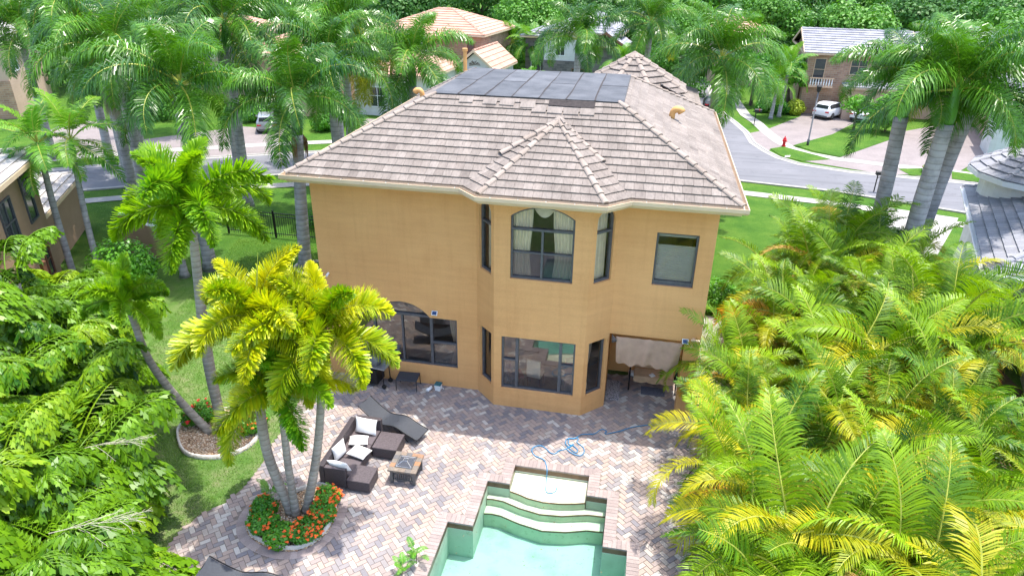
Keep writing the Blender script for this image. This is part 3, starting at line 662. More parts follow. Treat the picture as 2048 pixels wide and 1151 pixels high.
roof_face(RF, [a,b,D[1],D[0]], .284, .235, rr, UN); roof_face(RF, [b,c,D[2],D[1]], .284, .235, rr, UN); roof_face(RF, [c,d,D[3],D[2]], .284, .3, rr, UN); roof_face(RF, [d,a,D[0],D[3]], .284, .235, rr, UN)
H(RF.build('roof', M['tile'], house)); ru_ = H(UN.build('roof_underlay', M['underlay'], house))
# bay roof
A = V((-2.32,18.62,7.945)); BZ = ZE+.002; E = [V((-4.45,16.33,BZ)),V((-3.9,15.77,BZ)),V((-.74,15.77,BZ)),V((-.18,16.33,BZ))]; QL = V((-3.69,17.43,7.235)); QR = V((-.97,17.36,7.21)); BK = V((-2.32,18.95,7.99))
RF = MB(); UN = MB(); roof_face(RF, [E[1],E[2],A], .284, .235, rr, UN); roof_face(RF, [E[0],E[1],A,QL], .284, .235, rr, UN); roof_face(RF, [E[2],E[3],QR,A], .284, .235, rr, UN)
for q, s in ((QL, 0), (QR, 1)):
    UN.add([A, q, BK], [(0,1,2)]); roof_face(RF, [q, BK, A], .284, .235, rr, None)
br = H(RF.build('bay_roof', M['tile'], house)); UN.build('bay_roof_underlay', M['underlay'], br)
up_ = .03
for p, q in ((a,D[0]),(b,D[1]),(c,D[2]),(d,D[3]),(E[1],A),(E[2],A),(QL,A),(QR,A)): CP = MB(); caps(CP, p, q, .36, rr, up=up_); H(CP.build('hip_tiles', M['cap'], house))
CP = MB()
CP.add([A+V((x,y,z)) for x,y,z in ((-.1,-.1,.03),(.1,-.1,.03),(.1,.12,.03),(-.1,.12,.03),(0,0,.13))], [(0,1,4),(1,2,4),(2,3,4),(3,0,4)], .9)
H(CP.build('roof_finial', M['cap'], house))
# bitumen deck
m = MB(); n = 7; x0, x1 = -6.2, -.68; dw = (x1-x0)/n
for i in range(n):
    for j, (ya, yb) in enumerate(((19.52, 22.1), (22.07, 24.5))):
        xa = x0+i*dw; z = DZ+.03+.006*((i+j) % 2)+.003*j; s0 = rr.uniform(-.012, .012)
        m.add([(xa+s0,ya,z),(xa+dw+.03,ya,z),(xa+dw+.03,yb,z),(xa-s0,yb,z),(xa+s0,ya,z-.02),(xa+dw+.03,ya,z-.02),(xa+dw+.03,yb,z-.02),(xa-s0,yb,z-.02)], [(0,1,2,3),(4,5,1,0),(5,6,2,1),(6,7,3,2),(7,4,0,3)], rr.random())
m.add([(x0,19.52,DZ+.005),(x1+.05,19.52,DZ+.005),(x1+.05,24.5,DZ+.005),(x0,24.5,DZ+.005)], [(0,1,2,3)], 0)
dk = H(m.build('roof_deck', M['membrane'], house))
m = MB()
for i in range(1, n):     # tar brushed along the seams
    pts = [(x0+i*dw+rr.uniform(-.02,.02)+.01, 19.53+k*.62) for k in range(9)]; w_ = [rr.uniform(.012,.03) for _ in pts]; z = DZ+.041
    m.add([(x-w,y,z) for (x,y),w in zip(pts,w_)]+[(x+w,y,z) for (x,y),w in zip(pts,w_)], [(k,9+k,10+k,k+1) for k in range(8)])
m.build('seam_tar', M['underlay'], dk)
m = MB()     # exposed felt where tiles are missing below the deck
def onmain(x, y, h): return V((x, y, ZE+SL*(y-16.33)))+V((0,-.46,.888))*h
m.add([onmain(-2.72,19.3,.045),onmain(-1.42,19.27,.045),onmain(-1.42,19.56,.045),onmain(-2.72,19.56,.045)], [(0,1,2,3)]); m.build('bare_felt', M['underlay'], dk)
for x, y, r_, wd in ((-2.95,19.13,.03,.4),(-2.5,19.12,-.02,.42),(-2.05,19.11,.01,.42),(-1.6,19.12,-.01,.4),(-3.3,19.28,.03,.42),(-3.9,19.33,-.03,.42),(-5.1,19.36,.03,.4),(-4.4,19.34,.02,.4)):
    m = MB(); q = [(-wd/2,-.14),(wd/2,-.14),(wd/2,.15),(-wd/2,.15)]; t4 = [onmain(x+a_*cos(r_)-b_*sin(r_), y+(a_*sin(r_)+b_*cos(r_))*.887, .06 if b_ < 0 else .045) for a_, b_ in q]; b4 = [p-V((0,0,.03)) for p in t4]
    m.add(t4+b4, [(0,1,2,3),(4,5,1,0),(5,6,2,1),(6,7,3,2),(7,4,0,3)], rr.uniform(.55,.85)); m.build('loose_tile', M['tile'], dk)
# vents on the roof
def gooseneck(x, y, z, ang, s=1):
    m = MB(); pts = []
    for i in range(9):
        a_ = i/8*2.7; pts.append(V((x,y,z))+V((cos(ang)*(.12-.12*cos(a_))*s, sin(ang)*(.12-.12*cos(a_))*s, (.1+.13*sin(a_))*s)))
    pts = [V((x,y,z-.1))]+pts; m.tube(pts, [.075*s]*4+[.085*s]*3+[.095*s]*3, 10); return H(m.build('roof_vent', M['ochre_vent'], house, smooth=True))
gooseneck(.78, 21.75, 7.52, 0, 1.25); gooseneck(-7.6, 22.9, 7.52, pi, 1.1)
m = MB(); m.bar((-6.7,25.3,7.9), (-6.7,25.3,8.86), .07, 12); m.bar((-6.7,25.3,8.8), (-6.7,25.3,8.9), .1, 12); H(m.build('vent_pipe', M['ochre_vent'], house))
# front turret and garage wing roofs behind the deck
def pyramid(cx, cy, r, n, ze, za, a0, mat, capm, par, expo=.35, tw=.26, name='turret_roof', lip=.05):
    pts = [V((cx+r*cos(a0+2*pi*i/n), cy+r*sin(a0+2*pi*i/n), ze)) for i in range(n)]; ap = V((cx,cy,za)); rm = MB(); um = MB()
    for i in range(n): roof_face(rm, [pts[i], pts[(i+1) % n], ap], expo, tw, rr, um, lip=lip)
    o = rm.build(name, mat, par); cm = MB()
    for p in pts: caps(cm, p, ap, .4, rr, .12, .1)
    cm.build('ridge_tiles', capm, o); um.build('underlay', M['underlay'], o); return o, pts
tb, tp = pyramid(-.7, 29.6, 2.35, 8, 7.1, 8.45, pi/8, M['tile'], M['cap'], house, name='turret_roof', lip=.07); H(tb)
m = MB(); m.prism([(p.x*.86-.7*.14, p.y*.86+29.6*.14) for p in tp], 0, 7.1); H(m.build('turret_wall', M['stucco'], house))
m = MB(); roof_face(m, [(2.3,30.2,6.2),(2.3,35.2,6.2),(-.2,33.2,7.2),(-.2,30.2,7.2)], .284, .235, rr, None); roof_face(m, [(2.3,27.75,6.63),(2.3,31,6.2),(.3,31,7.2),(.3,27.75,7.2)], .284, .235, rr, None); H(m.build('wing_roof', M['tile'], house))
m = MB(); m.box((-5,27.25,0), (1.9,34.5,6.1)); H(m.build('wing_wall', M['stucco'], house))
# fittings on the rear wall
def solar_light(x, y, z, sc=1):
    m = MB(); Mx = Matrix.Translation((x,y-.06,z)) @ Matrix.Rotation(R(-32), 4, 'X'); m.box((-.085*sc,-.02,-.07*sc), (.085*sc,.0,.07*sc), M=Mx); m.box((-.02,-.0,-.02), (.02,.09,.02), M=Mx)
    o = H(m.build('solar_light', M['white'], house)); m = MB(); m.box((-.066*sc,-.024,-.052*sc), (.066*sc,-.021,.052*sc), M=Mx); m.build('solar_cell', M['solar'], o)
solar_light(-5.51, W, 2.54); solar_light(1.66, W, 2.50)
m = MB(); m.box((1.84,W-.05,2.5), (1.92,W-.001,2.6)); m.bar((1.8,W-.1,2.58), (2.05,W-.1,2.57), .035, 8); H(m.build('lamp_fitting', M['cream_metal'], house))
m = MB(); m.bar((1.86,W,2.36), (1.86,W-.09,2.36), .022, 8); m.box((1.80,W-.12,2.33), (1.85,W-.07,2.37)); H(m.build('tap', M['cream_metal'], house))
m = MB(); m.bar((-8.75,W,3.47), (-8.75,W-.14,3.44), .035, 10); H(m.build('security_camera', M['white'], house))
m = MB(); m.bar((1.95,W,.1), (1.95,W-.01,.1), .02, 8); m.bar((1.8,W,.18), (1.8,W-.02,.18), .02, 8); H(m.build('wall_outlet', M['black_metal'], house))
#PART3

# ---------------------------------------------------------------- palms
def rachis_pts(L, e0, droop, n, pw=1.5):
    pts = []; p = V((0,0,0)); st = L/n
    for i in range(n+1):
        pts.append(p.copy()); e = e0-droop*((i+.5)/n)**pw; p = p+V((cos(e), 0, sin(e)))*st
    return pts
def frond(kind, L, e0, droop, n, ll, lw, rng, name):
    m = MB(); ns = 12; rp = rachis_pts(L, R(e0), R(droop), ns)
    sway = rng.uniform(-.12, .12)
    for i, p in enumerate(rp): p.y += sway*L*(i/ns)**2
    m.tube(rp, [.022*L/2.5*(1-.85*i/ns)+.003 for i in range(ns+1)], 4, .9)
    nr = len(m.f)
    def at(s):
        x = s*ns; i = min(ns-1, int(x)); f = x-i; return rp[i].lerp(rp[i+1], f), (rp[i+1]-rp[i]).normalized()
    s0 = {'royal': .12, 'fox': .10, 'areca': .22, 'small': .18}[kind]
    for k in range(n):
        s = s0+(1-s0)*(k+rng.uniform(.1,.9))/n*.995; p, t = at(s)
        side = t.cross(V((0,0,1))); side = side.normalized() if side.length > .05 else V((0,1,0)); up = side.cross(t).normalized()
        q = (s-s0)/(1-s0); env = (min(1, q*5+.35))*(1-.72*max(0, (q-.45)/.55)**1.6)
        tn = rng.random()
        if kind == 'fox':
            dirs = []
            for j in range(6): ph = rng.uniform(0, 2*pi); dirs.append((ph, .62))
        elif kind == 'royal': dirs = [(ph+rng.uniform(-.3,.3), .62) for ph in (.15, pi-.15, .75, pi-.75)] if k % 2 else [(ph+rng.uniform(-.2,.2), .62) for ph in (-.2, pi+.2)]
        elif kind == 'areca': dirs = [(.42+rng.uniform(-.06,.06), .8), (pi-.42+rng.uniform(-.06,.06), .8)]
        else: dirs = [(.25+rng.uniform(-.1,.1), .75), (pi-.25+rng.uniform(-.1,.1), .75)]
        for ph, fw in dirs:
            if kind == 'areca' and rng.random() < .05: continue
            l = ll*env*rng.uniform(.85, 1.1); w_ = lw*rng.uniform(.8, 1.15)
            fwd = fw*(.55+.75*q); d = (side*cos(ph)+up*sin(ph)+t*fwd).normalized()
            if kind == 'fox': g = .12*l
            elif kind == 'royal': g = rng.uniform(.7, 1.3)
            elif kind == 'areca': g = rng.uniform(.3, .75)
            else: g = rng.uniform(.25, .6)
            wd = t*(w_/2) if kind != 'fox' else (t*.6+up.cross(d).normalized()*.8 if up.cross(d).length > .1 else t)*(w_/2)
            p1 = p+d*l*.42; d2 = (d+V((0,0,-g*.8))).normalized(); p2 = p1+d2*l*.33; d3 = (d2+V((0,0,-g))).normalized(); p3 = p2+d3*l*.25
            if kind == 'fox': m.add([p-wd*.6, p+wd*.6, p1+d2*l*.2+wd, p1+d2*l*.2-wd, p3+wd*.4, p3-wd*.4], [(0,1,2,3),(3,2,4,5)], tn)
            else: m.add([p-wd*.5, p+wd*.5, p1+wd, p1-wd, p2+wd*.8, p2-wd*.8, p3], [(0,1,2,3),(3,2,4,5),(5,4,6)], tn)
    me = bpy.data.meshes.new(name); me.from_pydata(m.v, [], m.f)
    at_ = me.attributes.new('tone', 'FLOAT', 'FACE'); at_.data.foreach_set('value', m.t)
    me.materials.append(None); me.materials.append(M['rachis']); me.polygons.foreach_set('material_index', [1]*nr+[0]*(len(m.f)-nr)); return me
rp_ = random.Random(5)
EL_ = [78, 58, 38, 18, 0, -18]
def fset(kind, L, n, ll, lw, droops, tag_):
    return [[frond(kind, L*rp_.uniform(.85, 1.08), e, droops[i]+rp_.uniform(-12,12), n, ll, lw, rp_, 'frond') for _ in range(4 if kind == 'areca' else 2)] for i, e in enumerate(EL_)]
FS = {'royal': fset('royal', 3.8, 88, 1.0, .046, [75, 98, 108, 100, 82, 62], 'r'),
      'fox': fset('fox', 2.15, 100, .41, .042, [70, 95, 110, 105, 85, 65], 'f'),
      'areca': fset('areca', 2.6, 60, .60, .033, [70, 100, 118, 112, 95, 75], 'a'),
      'small': fset('small', 1.9, 44, .5, .042, [50, 75, 90, 90, 80, 70], 's')}
def put_frond(parent, kind, ei, loc, az, mat, sc=1, tilt=0, name='frond'):
    me = rp_.choice(FS[kind][ei]); o = bpy.data.objects.new(name, me); C.objects.link(o); o.parent = parent
    o.material_slots[0].link = 'OBJECT'; o.material_slots[0].material = mat
    o.location = loc; o.rotation_euler = (rp_.uniform(-.15,.15), R(tilt), az); o.scale = (sc, sc*rp_.choice((-1, 1)), sc); return o
def curve_pts(pts, n=14):
    pts = [V(p) for p in pts]
    if len(pts) == 2: return [pts[0].lerp(pts[1], i/n) for i in range(n+1)]
    out = []; P = [pts[0]*2-pts[1]]+pts+[pts[-1]*2-pts[-2]]
    for i in range(1, len(P)-2):
        for k in range(n//2):
            t = k/(n//2); a, b, c, d = P[i-1:i+3]; out.append(.5*((2*b)+(c-a)*t+(2*a-5*b+4*c-d)*t*t+(3*b-3*c+d-a)*t*t*t))
    return out+[pts[-1]]
def palm(name, label, cat, pts, r0, r1, kind, mats, nf, sc=1, shaft=(0, 0), belly=0, emin=5, spear=0, dead=0, group=None, tmat='trunk', e_start=0, az0=None, flower=None):
    if kind == 'royal': sc *= 1.08; nf -= 3
    if kind == 'fox': nf += 1; sc *= 1.03
    base = V(pts[0]); root = empty(name, base, label=label, cat=cat, group=group)
    cp = [p-base for p in curve_pts(pts)]; n = len(cp)-1
    m = MB(); rad = [r0+(r1-r0)*(i/n)+belly*math.exp(-((i/n-.55)/.25)**2)+(.35*r0 if i == 0 else 0) for i in range(n+1)]
    m.tube(cp, rad, 14); m.build('trunk', M[tmat], root, smooth=True)
    top = cp[-1]; dirn = (cp[-1]-cp[-2]).normalized()
    if shaft[0]:
        m = MB(); L = shaft[0]; cs = [top+dirn*L*k/6 for k in range(-0, 7)]; rr_ = [shaft[1]*f for f in (1.0, 1.12, 1.08, .95, .8, .62, .4)]
        m.tube(cs, rr_, 12); m.build('crownshaft', M['shaft'], root, smooth=True); top = top+dirn*L*.88
    az = rp_.random()*6 if az0 is None else az0
    for i in range(nf):
        f = i/max(1, nf-1); ei = min(5, e_start+int(f*(emin+1-e_start)*.999)); az += 2.39996+rp_.uniform(-.2,.2)
        mt = mats[0] if rp_.random() < .72 else mats[1]
        if ei >= 4 and len(mats) > 2 and rp_.random() < (.10 if kind == 'royal' else .12): mt = mats[2]
        put_frond(root, kind, ei, top+dirn*(.12*(1-f)-.05), az, M[mt], sc*rp_.uniform(.85, 1.05)*(.8 if ei == 0 else 1), rp_.uniform(-6, 8))
    if spear:
        m = MB(); m.tube([top, top+dirn*spear*.5+V((.02,0,0)), top+dirn*spear+V((.05,.02,0))], [.03,.02,.004], 6); m.build('spear_leaf', M['shaft'] if kind != 'fox' else M['rachis'], root)
    for k in range(dead):
        a = rp_.random()*6.3; m = MB(); b0 = top-dirn*(shaft[0]*.9 if shaft[0] else .1)
        for j in range(26):
            aa = a+rp_.uniform(-.35,.35); L = rp_.uniform(.5, 1.15)*sc; q = b0+V((cos(aa),sin(aa),0))*(r1*1.1); m.tube([q, q+V((cos(aa)*.14,sin(aa)*.14,-L*.4)), q+V((cos(aa)*.1,sin(aa)*.1,-L))], [.012,.016,.003], 3, rp_.random())
        m.build('dry_sheath', M['dry'], root)
    if flower:
        m = MB(); a = flower[0]; b0 = top-dirn*(shaft[0]*.95)
        for j in range(160):
            aa = a+rp_.uniform(-.4,.4); L = rp_.uniform(.5,1)*flower[1]; q = b0+V((cos(aa),sin(aa),0))*r1; o_ = V((cos(aa),sin(aa),0))*L*.55*rp_.uniform(.6,1.1); m.tube([q, q+o_*.8+V((0,0,.05)), q+o_+V((0,0,-L*.75))], [.012,.01,.006], 3, .5)
        m.build('flower_stalk', M['twig'] if flower[2] else M['dry'], root)
    return root
RM_ = ('royal', 'royal', 'royal_y')
palm('royal_palm', 'royal palm with green crownshaft and hanging brown sheath, just left of the tan house', 'palm tree', [(-13.5,24.15,-.05),(-13.35,24.2,3),(-13.2,24.3,5.6)], .27, .21, 'royal', RM_, 17, .92, (1.55,.2), .0, 4, dead=2)
palm('royal_palm', 'royal palm leaning left, second from the tan house, behind the foxtail palms', 'palm tree', [(-17.3,23.2,-.05),(-17.3,23.2,3),(-17.2,23.3,6.3)], .27, .2, 'royal', RM_, 18, 1.0, (1.3,.19), 0, 4)
palm('royal_palm', 'thick pale trunked royal palm, leftmost of the three at right', 'palm tree', [(9.1,27,-.05),(9.1,27,4),(9.0,27.0,6.95)], .21, .24, 'royal', RM_, 16, .8, (1.3,.21), .03, 3)
palm('royal_palm', 'royal palm with smooth pale trunk, middle of the three at right', 'palm tree', [(9.6,24.8,-.05),(9.65,24.9,4),(9.75,25,7.15)], .26, .24, 'royal', RM_, 19, .92, (1.3,.2), .03, 4, az0=1)
palm('royal_palm', 'darker trunked royal palm at right edge, partly hidden behind the leaning one', 'palm tree', [(10.9,27.4,-.05),(11.0,27.4,4),(11.3,27.4,7.1)], .27, .23, 'royal', RM_, 20, 1.0, (1.3,.2), .02, 5, az0=3)
palm('royal_palm', 'royal palm rising right behind the dark flat roof deck and left of the tiled turret', 'palm tree', [(-4.8,47,-.05),(-4.8,47,6.2)], .25, .2, 'royal', RM_, 17, 1.0, (1.0,.18), 0, 4, spear=1.2)
palm('royal_palm', 'royal palm right of the turret roof, hanging over the side street', 'palm tree', [(3.1,36,-.05),(3.3,36,6.6)], .25, .2, 'royal', RM_, 19, 1.05, (1.1,.19), 0, 5)
palm('royal_palm', 'royal palm with green shaft above the left hip of the tan house roof', 'palm tree', [(-11.6,33.5,-.05),(-11.6,33.5,6.0)], .25, .2, 'royal', RM_, 19, 1.0, (1.4,.19), 0, 5)
palm('royal_palm', 'royal palm with greyish windblown fronds in the top left corner', 'palm tree', [(-26.6,30.5,-.05),(-26.4,30.4,8.8)], .26, .2, 'royal', RM_, 19, 1.1, (1.2,.19), 0, 5, az0=2)
palm('royal_palm', 'royal palm with a hanging beige flower brush, in the upper left between taller palms', 'palm tree', [(-24.5,28.2,-.05),(-24.4,28.2,6.2)], .25, .2, 'royal', RM_, 17, .85, (1.2,.19), 0, 5, flower=(5.3,1.7,1))
palm('royal_palm', 'tall royal palm cut by the top edge, fourth crown from the left corner', 'palm tree', [(-16.6,36.5,-.05),(-16.4,36.5,7.6)], .25, .2, 'royal', RM_, 19, 1.0, (1.2,.19), 0, 5)
palm('royal_palm', 'tall royal palm reaching the top edge, between the corner palm and the driveway car', 'palm tree', [(-19.9,30.6,-.05),(-19.7,30.7,7.9)], .25, .2, 'royal', RM_, 20, 1.05, (1.2,.19), 0, 5)
palm('royal_palm', 'royal palm crown touching the top edge right of the yellow spear palm', 'palm tree', [(-.4,50,-.05),(-.3,50,7.0)], .25, .2, 'royal', RM_, 17, 1.0, (1.1,.18), 0, 5)
palm('royal_palm', 'royal palm cut by the top right corner of the picture', 'palm tree', [(16.0,27.3,-.05),(15.9,27.2,9.0)], .27, .21, 'royal', RM_, 20, 1.1, (1.2,.2), 0, 5, az0=4)
palm('royal_palm', 'royal palm in the upper left with bright fronds over the neighbour house lawn', 'palm tree', [(-21.5,25.4,-.05),(-21.4,25.4,7.4)], .25, .2, 'royal', RM_, 18, 1.0, (1.2,.19), 0, 5)
palm('royal_palm', 'royal palm at the far left whose fronds touch the top edge', 'palm tree', [(-31.5,35,-.05),(-31.3,35,7.6)], .25, .2, 'royal', RM_, 18, 1.0, (1.2,.19), 0, 5)
palm('royal_palm', 'shorter royal palm between the silver car and the roof hip', 'palm tree', [(-14.8,31.0,-.05),(-14.8,31.0,6.6)], .25, .2, 'royal', RM_, 17, 1.0, (1.2,.19), 0, 5)
palm('royal_palm', 'royal palm behind the slim palms, over the far driveway', 'palm tree', [(-27.5,33,-.05),(-27.5,33,5.4)], .25, .2, 'royal', RM_, 17, .95, (1.2,.19), 0, 5)
for x, y, h, lb in ((-36.5,36,6.6,'royal palm in front of the pale roofed house at the far left'),(-24.0,36.5,7.0,'royal palm rising beyond the silver car driveway'),(-33.0,44,7.0,'distant royal palm left of the brown brick house'),(-18.8,40,6.8,'royal palm beyond the road, left of the white walled house')):
    palm('royal_palm', lb, 'palm tree', [(x,y,-.05),(x+.1,y,h)], .25, .2, 'royal', RM_, 17, 1.0, (1.2,.19), 0, 5)
# foxtails
FM = ('fox', 'fox_g', 'fox_o')
palm('foxtail_palm', 'green foxtail palm rising above the others, planted in the bed on the lawn', 'palm tree', [(-10.55,13.35,-.05),(-10.6,13.4,2.5),(-10.35,13.5,6.1)], .14, .10, 'fox', ('fox_g','fox_g','fox_g'), 15, 1.08, (.5,.1), .02, 4, tmat='trunk_f', az0=.6)
palm('foxtail_palm', 'foxtail palm with a dark strongly bowed trunk leaning left from the lawn bed', 'palm tree', [(-11.0,13.38,-.05),(-11.9,13.5,.9),(-12.3,13.3,2.2),(-12.3,13.1,3.7)], .12, .085, 'fox', ('fox_g','fox_g','fox_g'), 10, .72, (.4,.08), .0, 4, tmat='trunk_f')
palm('foxtail_palm', 'yellow foxtail palm on the left stem of the patio bed, tallest of the three there', 'palm tree', [(-7.35,11.04,-.05),(-7.75,11.1,1.6),(-7.72,11.1,3.2),(-7.5,11.1,4.85)], .12, .085, 'fox', ('fox','fox','fox_o'), 12, .98, (.4,.09), .01, 4, spear=1.5, tmat='trunk_f', az0=2.2)
palm('foxtail_palm', 'shortest foxtail palm in the patio bed with a long frond hanging down before its trunk', 'palm tree', [(-7.2,10.97,-.05),(-7.22,11.0,1.5),(-7.1,10.95,3.35)], .095, .075, 'fox', ('fox','fox_g','fox_o'), 11, .9, (.35,.075), 0, 5, dead=1, tmat='trunk_f', az0=.2)
palm('foxtail_palm', 'yellow green foxtail palm on the right stem of the patio bed', 'palm tree', [(-7.05,11.15,-.05),(-6.68,11.3,1.5),(-6.45,11.4,2.9),(-6.3,11.5,4.4)], .11, .08, 'fox', ('fox','fox','fox_o'), 13, .98, (.4,.085), 0, 4, spear=1.1, tmat='trunk_f', az0=1.1)
# slim palms by the left neighbour
AM = ('ado', 'ado', 'areca_y')
palm('slim_palm', 'slim ringed palm leaning left in front of the left neighbour house wall', 'palm tree', [(-21.3,20.4,-.05),(-21.4,20.5,3),(-21.4,20.6,5.2)], .13, .1, 'small', AM, 13, 1.25, (.5,.1), 0, 5, group=None)
palm('slim_palm', 'slim palm right of the leaning one, beside the round green bush', 'palm tree', [(-20.3,20.6,-.05),(-20.5,20.9,3),(-20.6,21.2,5.1)], .12, .09, 'small', AM, 12, 1.25, (.6,.1), 0, 5)
palm('slim_palm', 'small palm with a pale trunk between the foxtails and the black fence', 'palm tree', [(-17.9,22.3,-.05),(-18.0,22.3,2.6)], .17, .12, 'small', ('royal','ado','ado'), 9, .9, (.9,.14), 0, 4)
for x, y, h, s_, lb in ((10.2,60.5,2.6,1.3,'small palm with pale trunks beside the brick house hedge'),(11.0,61.5,3.6,1.4,'taller small palm behind the brick house hedge'),(-10.6,62,1.5,1.1,'low round palm in front of the grey roofed stone house'),
                     (-14.2,72,3.5,1.7,'grey green palm between the peach roofed and the grey roofed houses'),(-11.9,70,3.8,1.7,'palm touching the left side of the grey roofed house'),(-2.6,64,3.2,1.4,'small palm at the right end of the grey roofed house'),
                     (15.6,30.0,2.6,1.1,'small palm behind the grey turret roof at right')):
    palm('small_palm', lb, 'palm tree', [(x,y,-.05),(x+.1,y,h)], .16, .12, 'small', AM[:2], 13, s_, (.4,.11), 0, 5)
# areca clumps along the right property line
AP = [(3.15,7.3,'nearest the gravel bed'),(5.2,6.9,'in the bottom right corner'),(3.3,9.7,'beside the gravel bed corner'),(5.5,9.3,'right of the gravel bed clump'),(7.6,9.2,'at the right edge near the bottom'),
      (3.2,12.0,'over the iron bench'),(5.4,11.7,'right behind the bench clump'),(7.8,12.2,'at the right edge, midway up'),(3.3,14.3,'next to the patio, in front of the porch pillar'),(5.6,14.2,'two clumps right of the porch pillar'),
      (8.0,15.0,'right edge, below the neighbour roof'),(3.5,16.6,'at the corner of the porch'),(5.7,16.7,'behind the porch corner clump'),(8.0,17.8,'under the neighbour gutter'),(4.7,18.9,'beside the side path'),(6.9,19.2,'between side path and neighbour'),
      (5.3,21.3,'at the edge of the side lawn, dark and ragged'),(7.5,21.5,'under the royal palm trunks'),(6.3,23.6,'against the bright side lawn'),(8.6,23.8,'by the neighbour driveway'),(7.5,25.9,'second from the far end of the hedge'),(9.2,27.2,'at the far end by the street mailbox'),(9.4,19.9,'touching the neighbour roof'),
      (6.7,13.2,'half buried between its neighbours at right centre'),(4.4,10.6,'half buried behind the bench'),(8.3,25.6,'between the two far clumps and the neighbour driveway'),(7.0,24.6,'just behind the ragged clump at the lawn'),(8.7,21.9,'beside the leaning royal palm trunk'),(8.2,27.6,'last in the row, nearest to the road'),(9.7,21.6,'pressed against the neighbour gutter'),(8.0,20.3,'between the lawn clumps and the neighbour roof')]
for k, (x, y, wh) in enumerate(AP):
    wh = wh.replace('second from the far end of the hedge', 'second from the far end').strip()
    root = empty('areca_palm', (x,y,-.03), label='feathery areca palm clump '+wh, cat='palm', group='areca palms along the right boundary')
    x += (.6 if y > 17.5 and x < 9 else .75 if x < 3.7 else 0); hs = rp_.uniform(.88, 1.08)*(.98 if y > 20 else 1.0)*(.84 if y > 13.5 and x < 5 else 1)*(.9 if x < 4 else 1.05); ns = 6; sm = MB()
    stems = []
    for j in range(ns):
        a = j*1.05+rp_.random()*.6; rr0 = rp_.uniform(.1,.35); rr1 = rp_.uniform(.35,1.0); hh = rp_.uniform(1.0,2.35)*hs
        b = V((cos(a)*rr0, sin(a)*rr0, 0)); t = V((cos(a)*rr1, sin(a)*rr1, hh)); sm2 = MB(); sm2.tube([b, b.lerp(t,.5)+V((0,0,.15)), t], [.05,.045,.035], 7); sm2.build('stem', M['trunk_f'], root, smooth=True); stems.append((t, a))
    for j, (t, a) in enumerate(stems):
        for q in range(8):
            ei = (0,1,1,2,2,3,3,4)[q]; az = a+q*2.4+rp_.uniform(-.3,.3); rnd = rp_.random()
            if rnd < .54 or ei == 0: mt = 'areca'
            elif rnd < .94 and ei < 4: mt = 'areca_y'
            elif rnd > .97: mt = 'areca_d'
            else: mt = 'areca_o' if ei > 1 else 'areca_y'
            if y > 21 and mt == 'areca_y' and rnd < .75: mt = 'areca'
            fo = put_frond(root, 'areca', ei, t, az, M[mt], rp_.uniform(.68, 1.15)*hs, rp_.uniform(-10, 10)); fo.rotation_euler.x = rp_.uniform(-.5, .5)
# fishtail palms: twice divided fronds with ragged wedge leaflets
def fish_frond(rng, L=2.3, e0=45, droop=70):
    m = MB(); ns = 10; rp = rachis_pts(L, R(e0), R(droop), ns); m.tube(rp, [.02*(1-.8*i/ns)+.004 for i in range(ns+1)], 4, .9); parts = []
    def at(s): x = s*ns; i = min(ns-1, int(x)); return rp[i].lerp(rp[i+1], x-i), (rp[i+1]-rp[i]).normalized()
    for k in range(15):
        s = .22+.78*(k+.5)/15; p, t = at(s); side = t.cross(V((0,0,1))).normalized(); up = side.cross(t)
        for sg in (-1, 1):
            l2 = (.95*(1-.55*abs(s-.5)*2))*rng.uniform(.85,1.1); d = (side*sg+t*rng.uniform(.45,.8)+up*rng.uniform(.0,.35)).normalized(); q = p.copy(); nn = 9; pts = [q.copy()]
            for j in range(nn):
                d = (d+V((0,0,-.15))).normalized(); q = q+d*l2/nn; pts.append(q.copy()); tn = rng.random()
                for sg2 in (-1, 1):
                    if j == 0 and sg2 > 0: continue
                    s2 = d.cross(V((0,0,1))).normalized()*sg2; ld = (s2*rng.uniform(.4,1.0)+d*.75+V((0,0,rng.uniform(-1.5,-.35)))).normalized(); l3 = rng.uniform(.13,.25)*(1.25 if j == nn-1 else 1); wv_ = ld.cross(V((rng.uniform(-.4,.4), rng.uniform(-.4,.4), 1))).normalized()*l3*.27
                    e = q+ld*l3; m.add([q, q+ld*l3*.72+wv_, e+wv_*.75-ld*.01, e-ld*l3*.16, e+ld*l3*.12-wv_*.7, q+ld*l3*.6-wv_*.9], [(0,1,2,3),(0,3,4,5)], tn)
            m.tube(pts[::3]+[pts[-1]], .005, 3, .9)
    me = bpy.data.meshes.new('frond'); me.from_pydata(m.v, [], m.f); a = me.attributes.new('tone','FLOAT','FACE'); a.data.foreach_set('value', m.t); me.materials.append(M['fish']); return me
FF = [fish_frond(rp_, 2.3*s, e, dr) for e, dr, s in ((70,85,1),(50,85,1.05),(35,75,1),(15,70,.95),(60,80,.9),(30,90,1.1))]
def twigs(parent, loc, az, L, n=14):
    m = MB(); b = V(loc); d = V((cos(az), sin(az), .15))
    tip = b+d*L; m.tube([b, b+d*L*.5+V((0,0,.1)), tip], [.012,.008,.003], 4)
    for i in range(n):
        s = i/n; p = b+d*L*(.25+.7*s)+V((0,0,.06)); a2 = az+rp_.uniform(-.9,.9); l = L*rp_.uniform(.3,.6)*(1.1-s*.6); q = p+V((cos(a2)*l, sin(a2)*l, rp_.uniform(-.12,.18))); m.tube([p, p.lerp(q,.5)+V((0,0,.03)), q], [.006,.005,.003], 3)
        for j in range(3): r_ = p.lerp(q, .4+.2*j); a3 = a2+rp_.uniform(-.7,.7); m.tube([r_, r_+V((cos(a3)*.14, sin(a3)*.14, rp_.uniform(-.03,.05)))], .003, 3)
    return m.build('flower_stalk', M['twig'], parent)
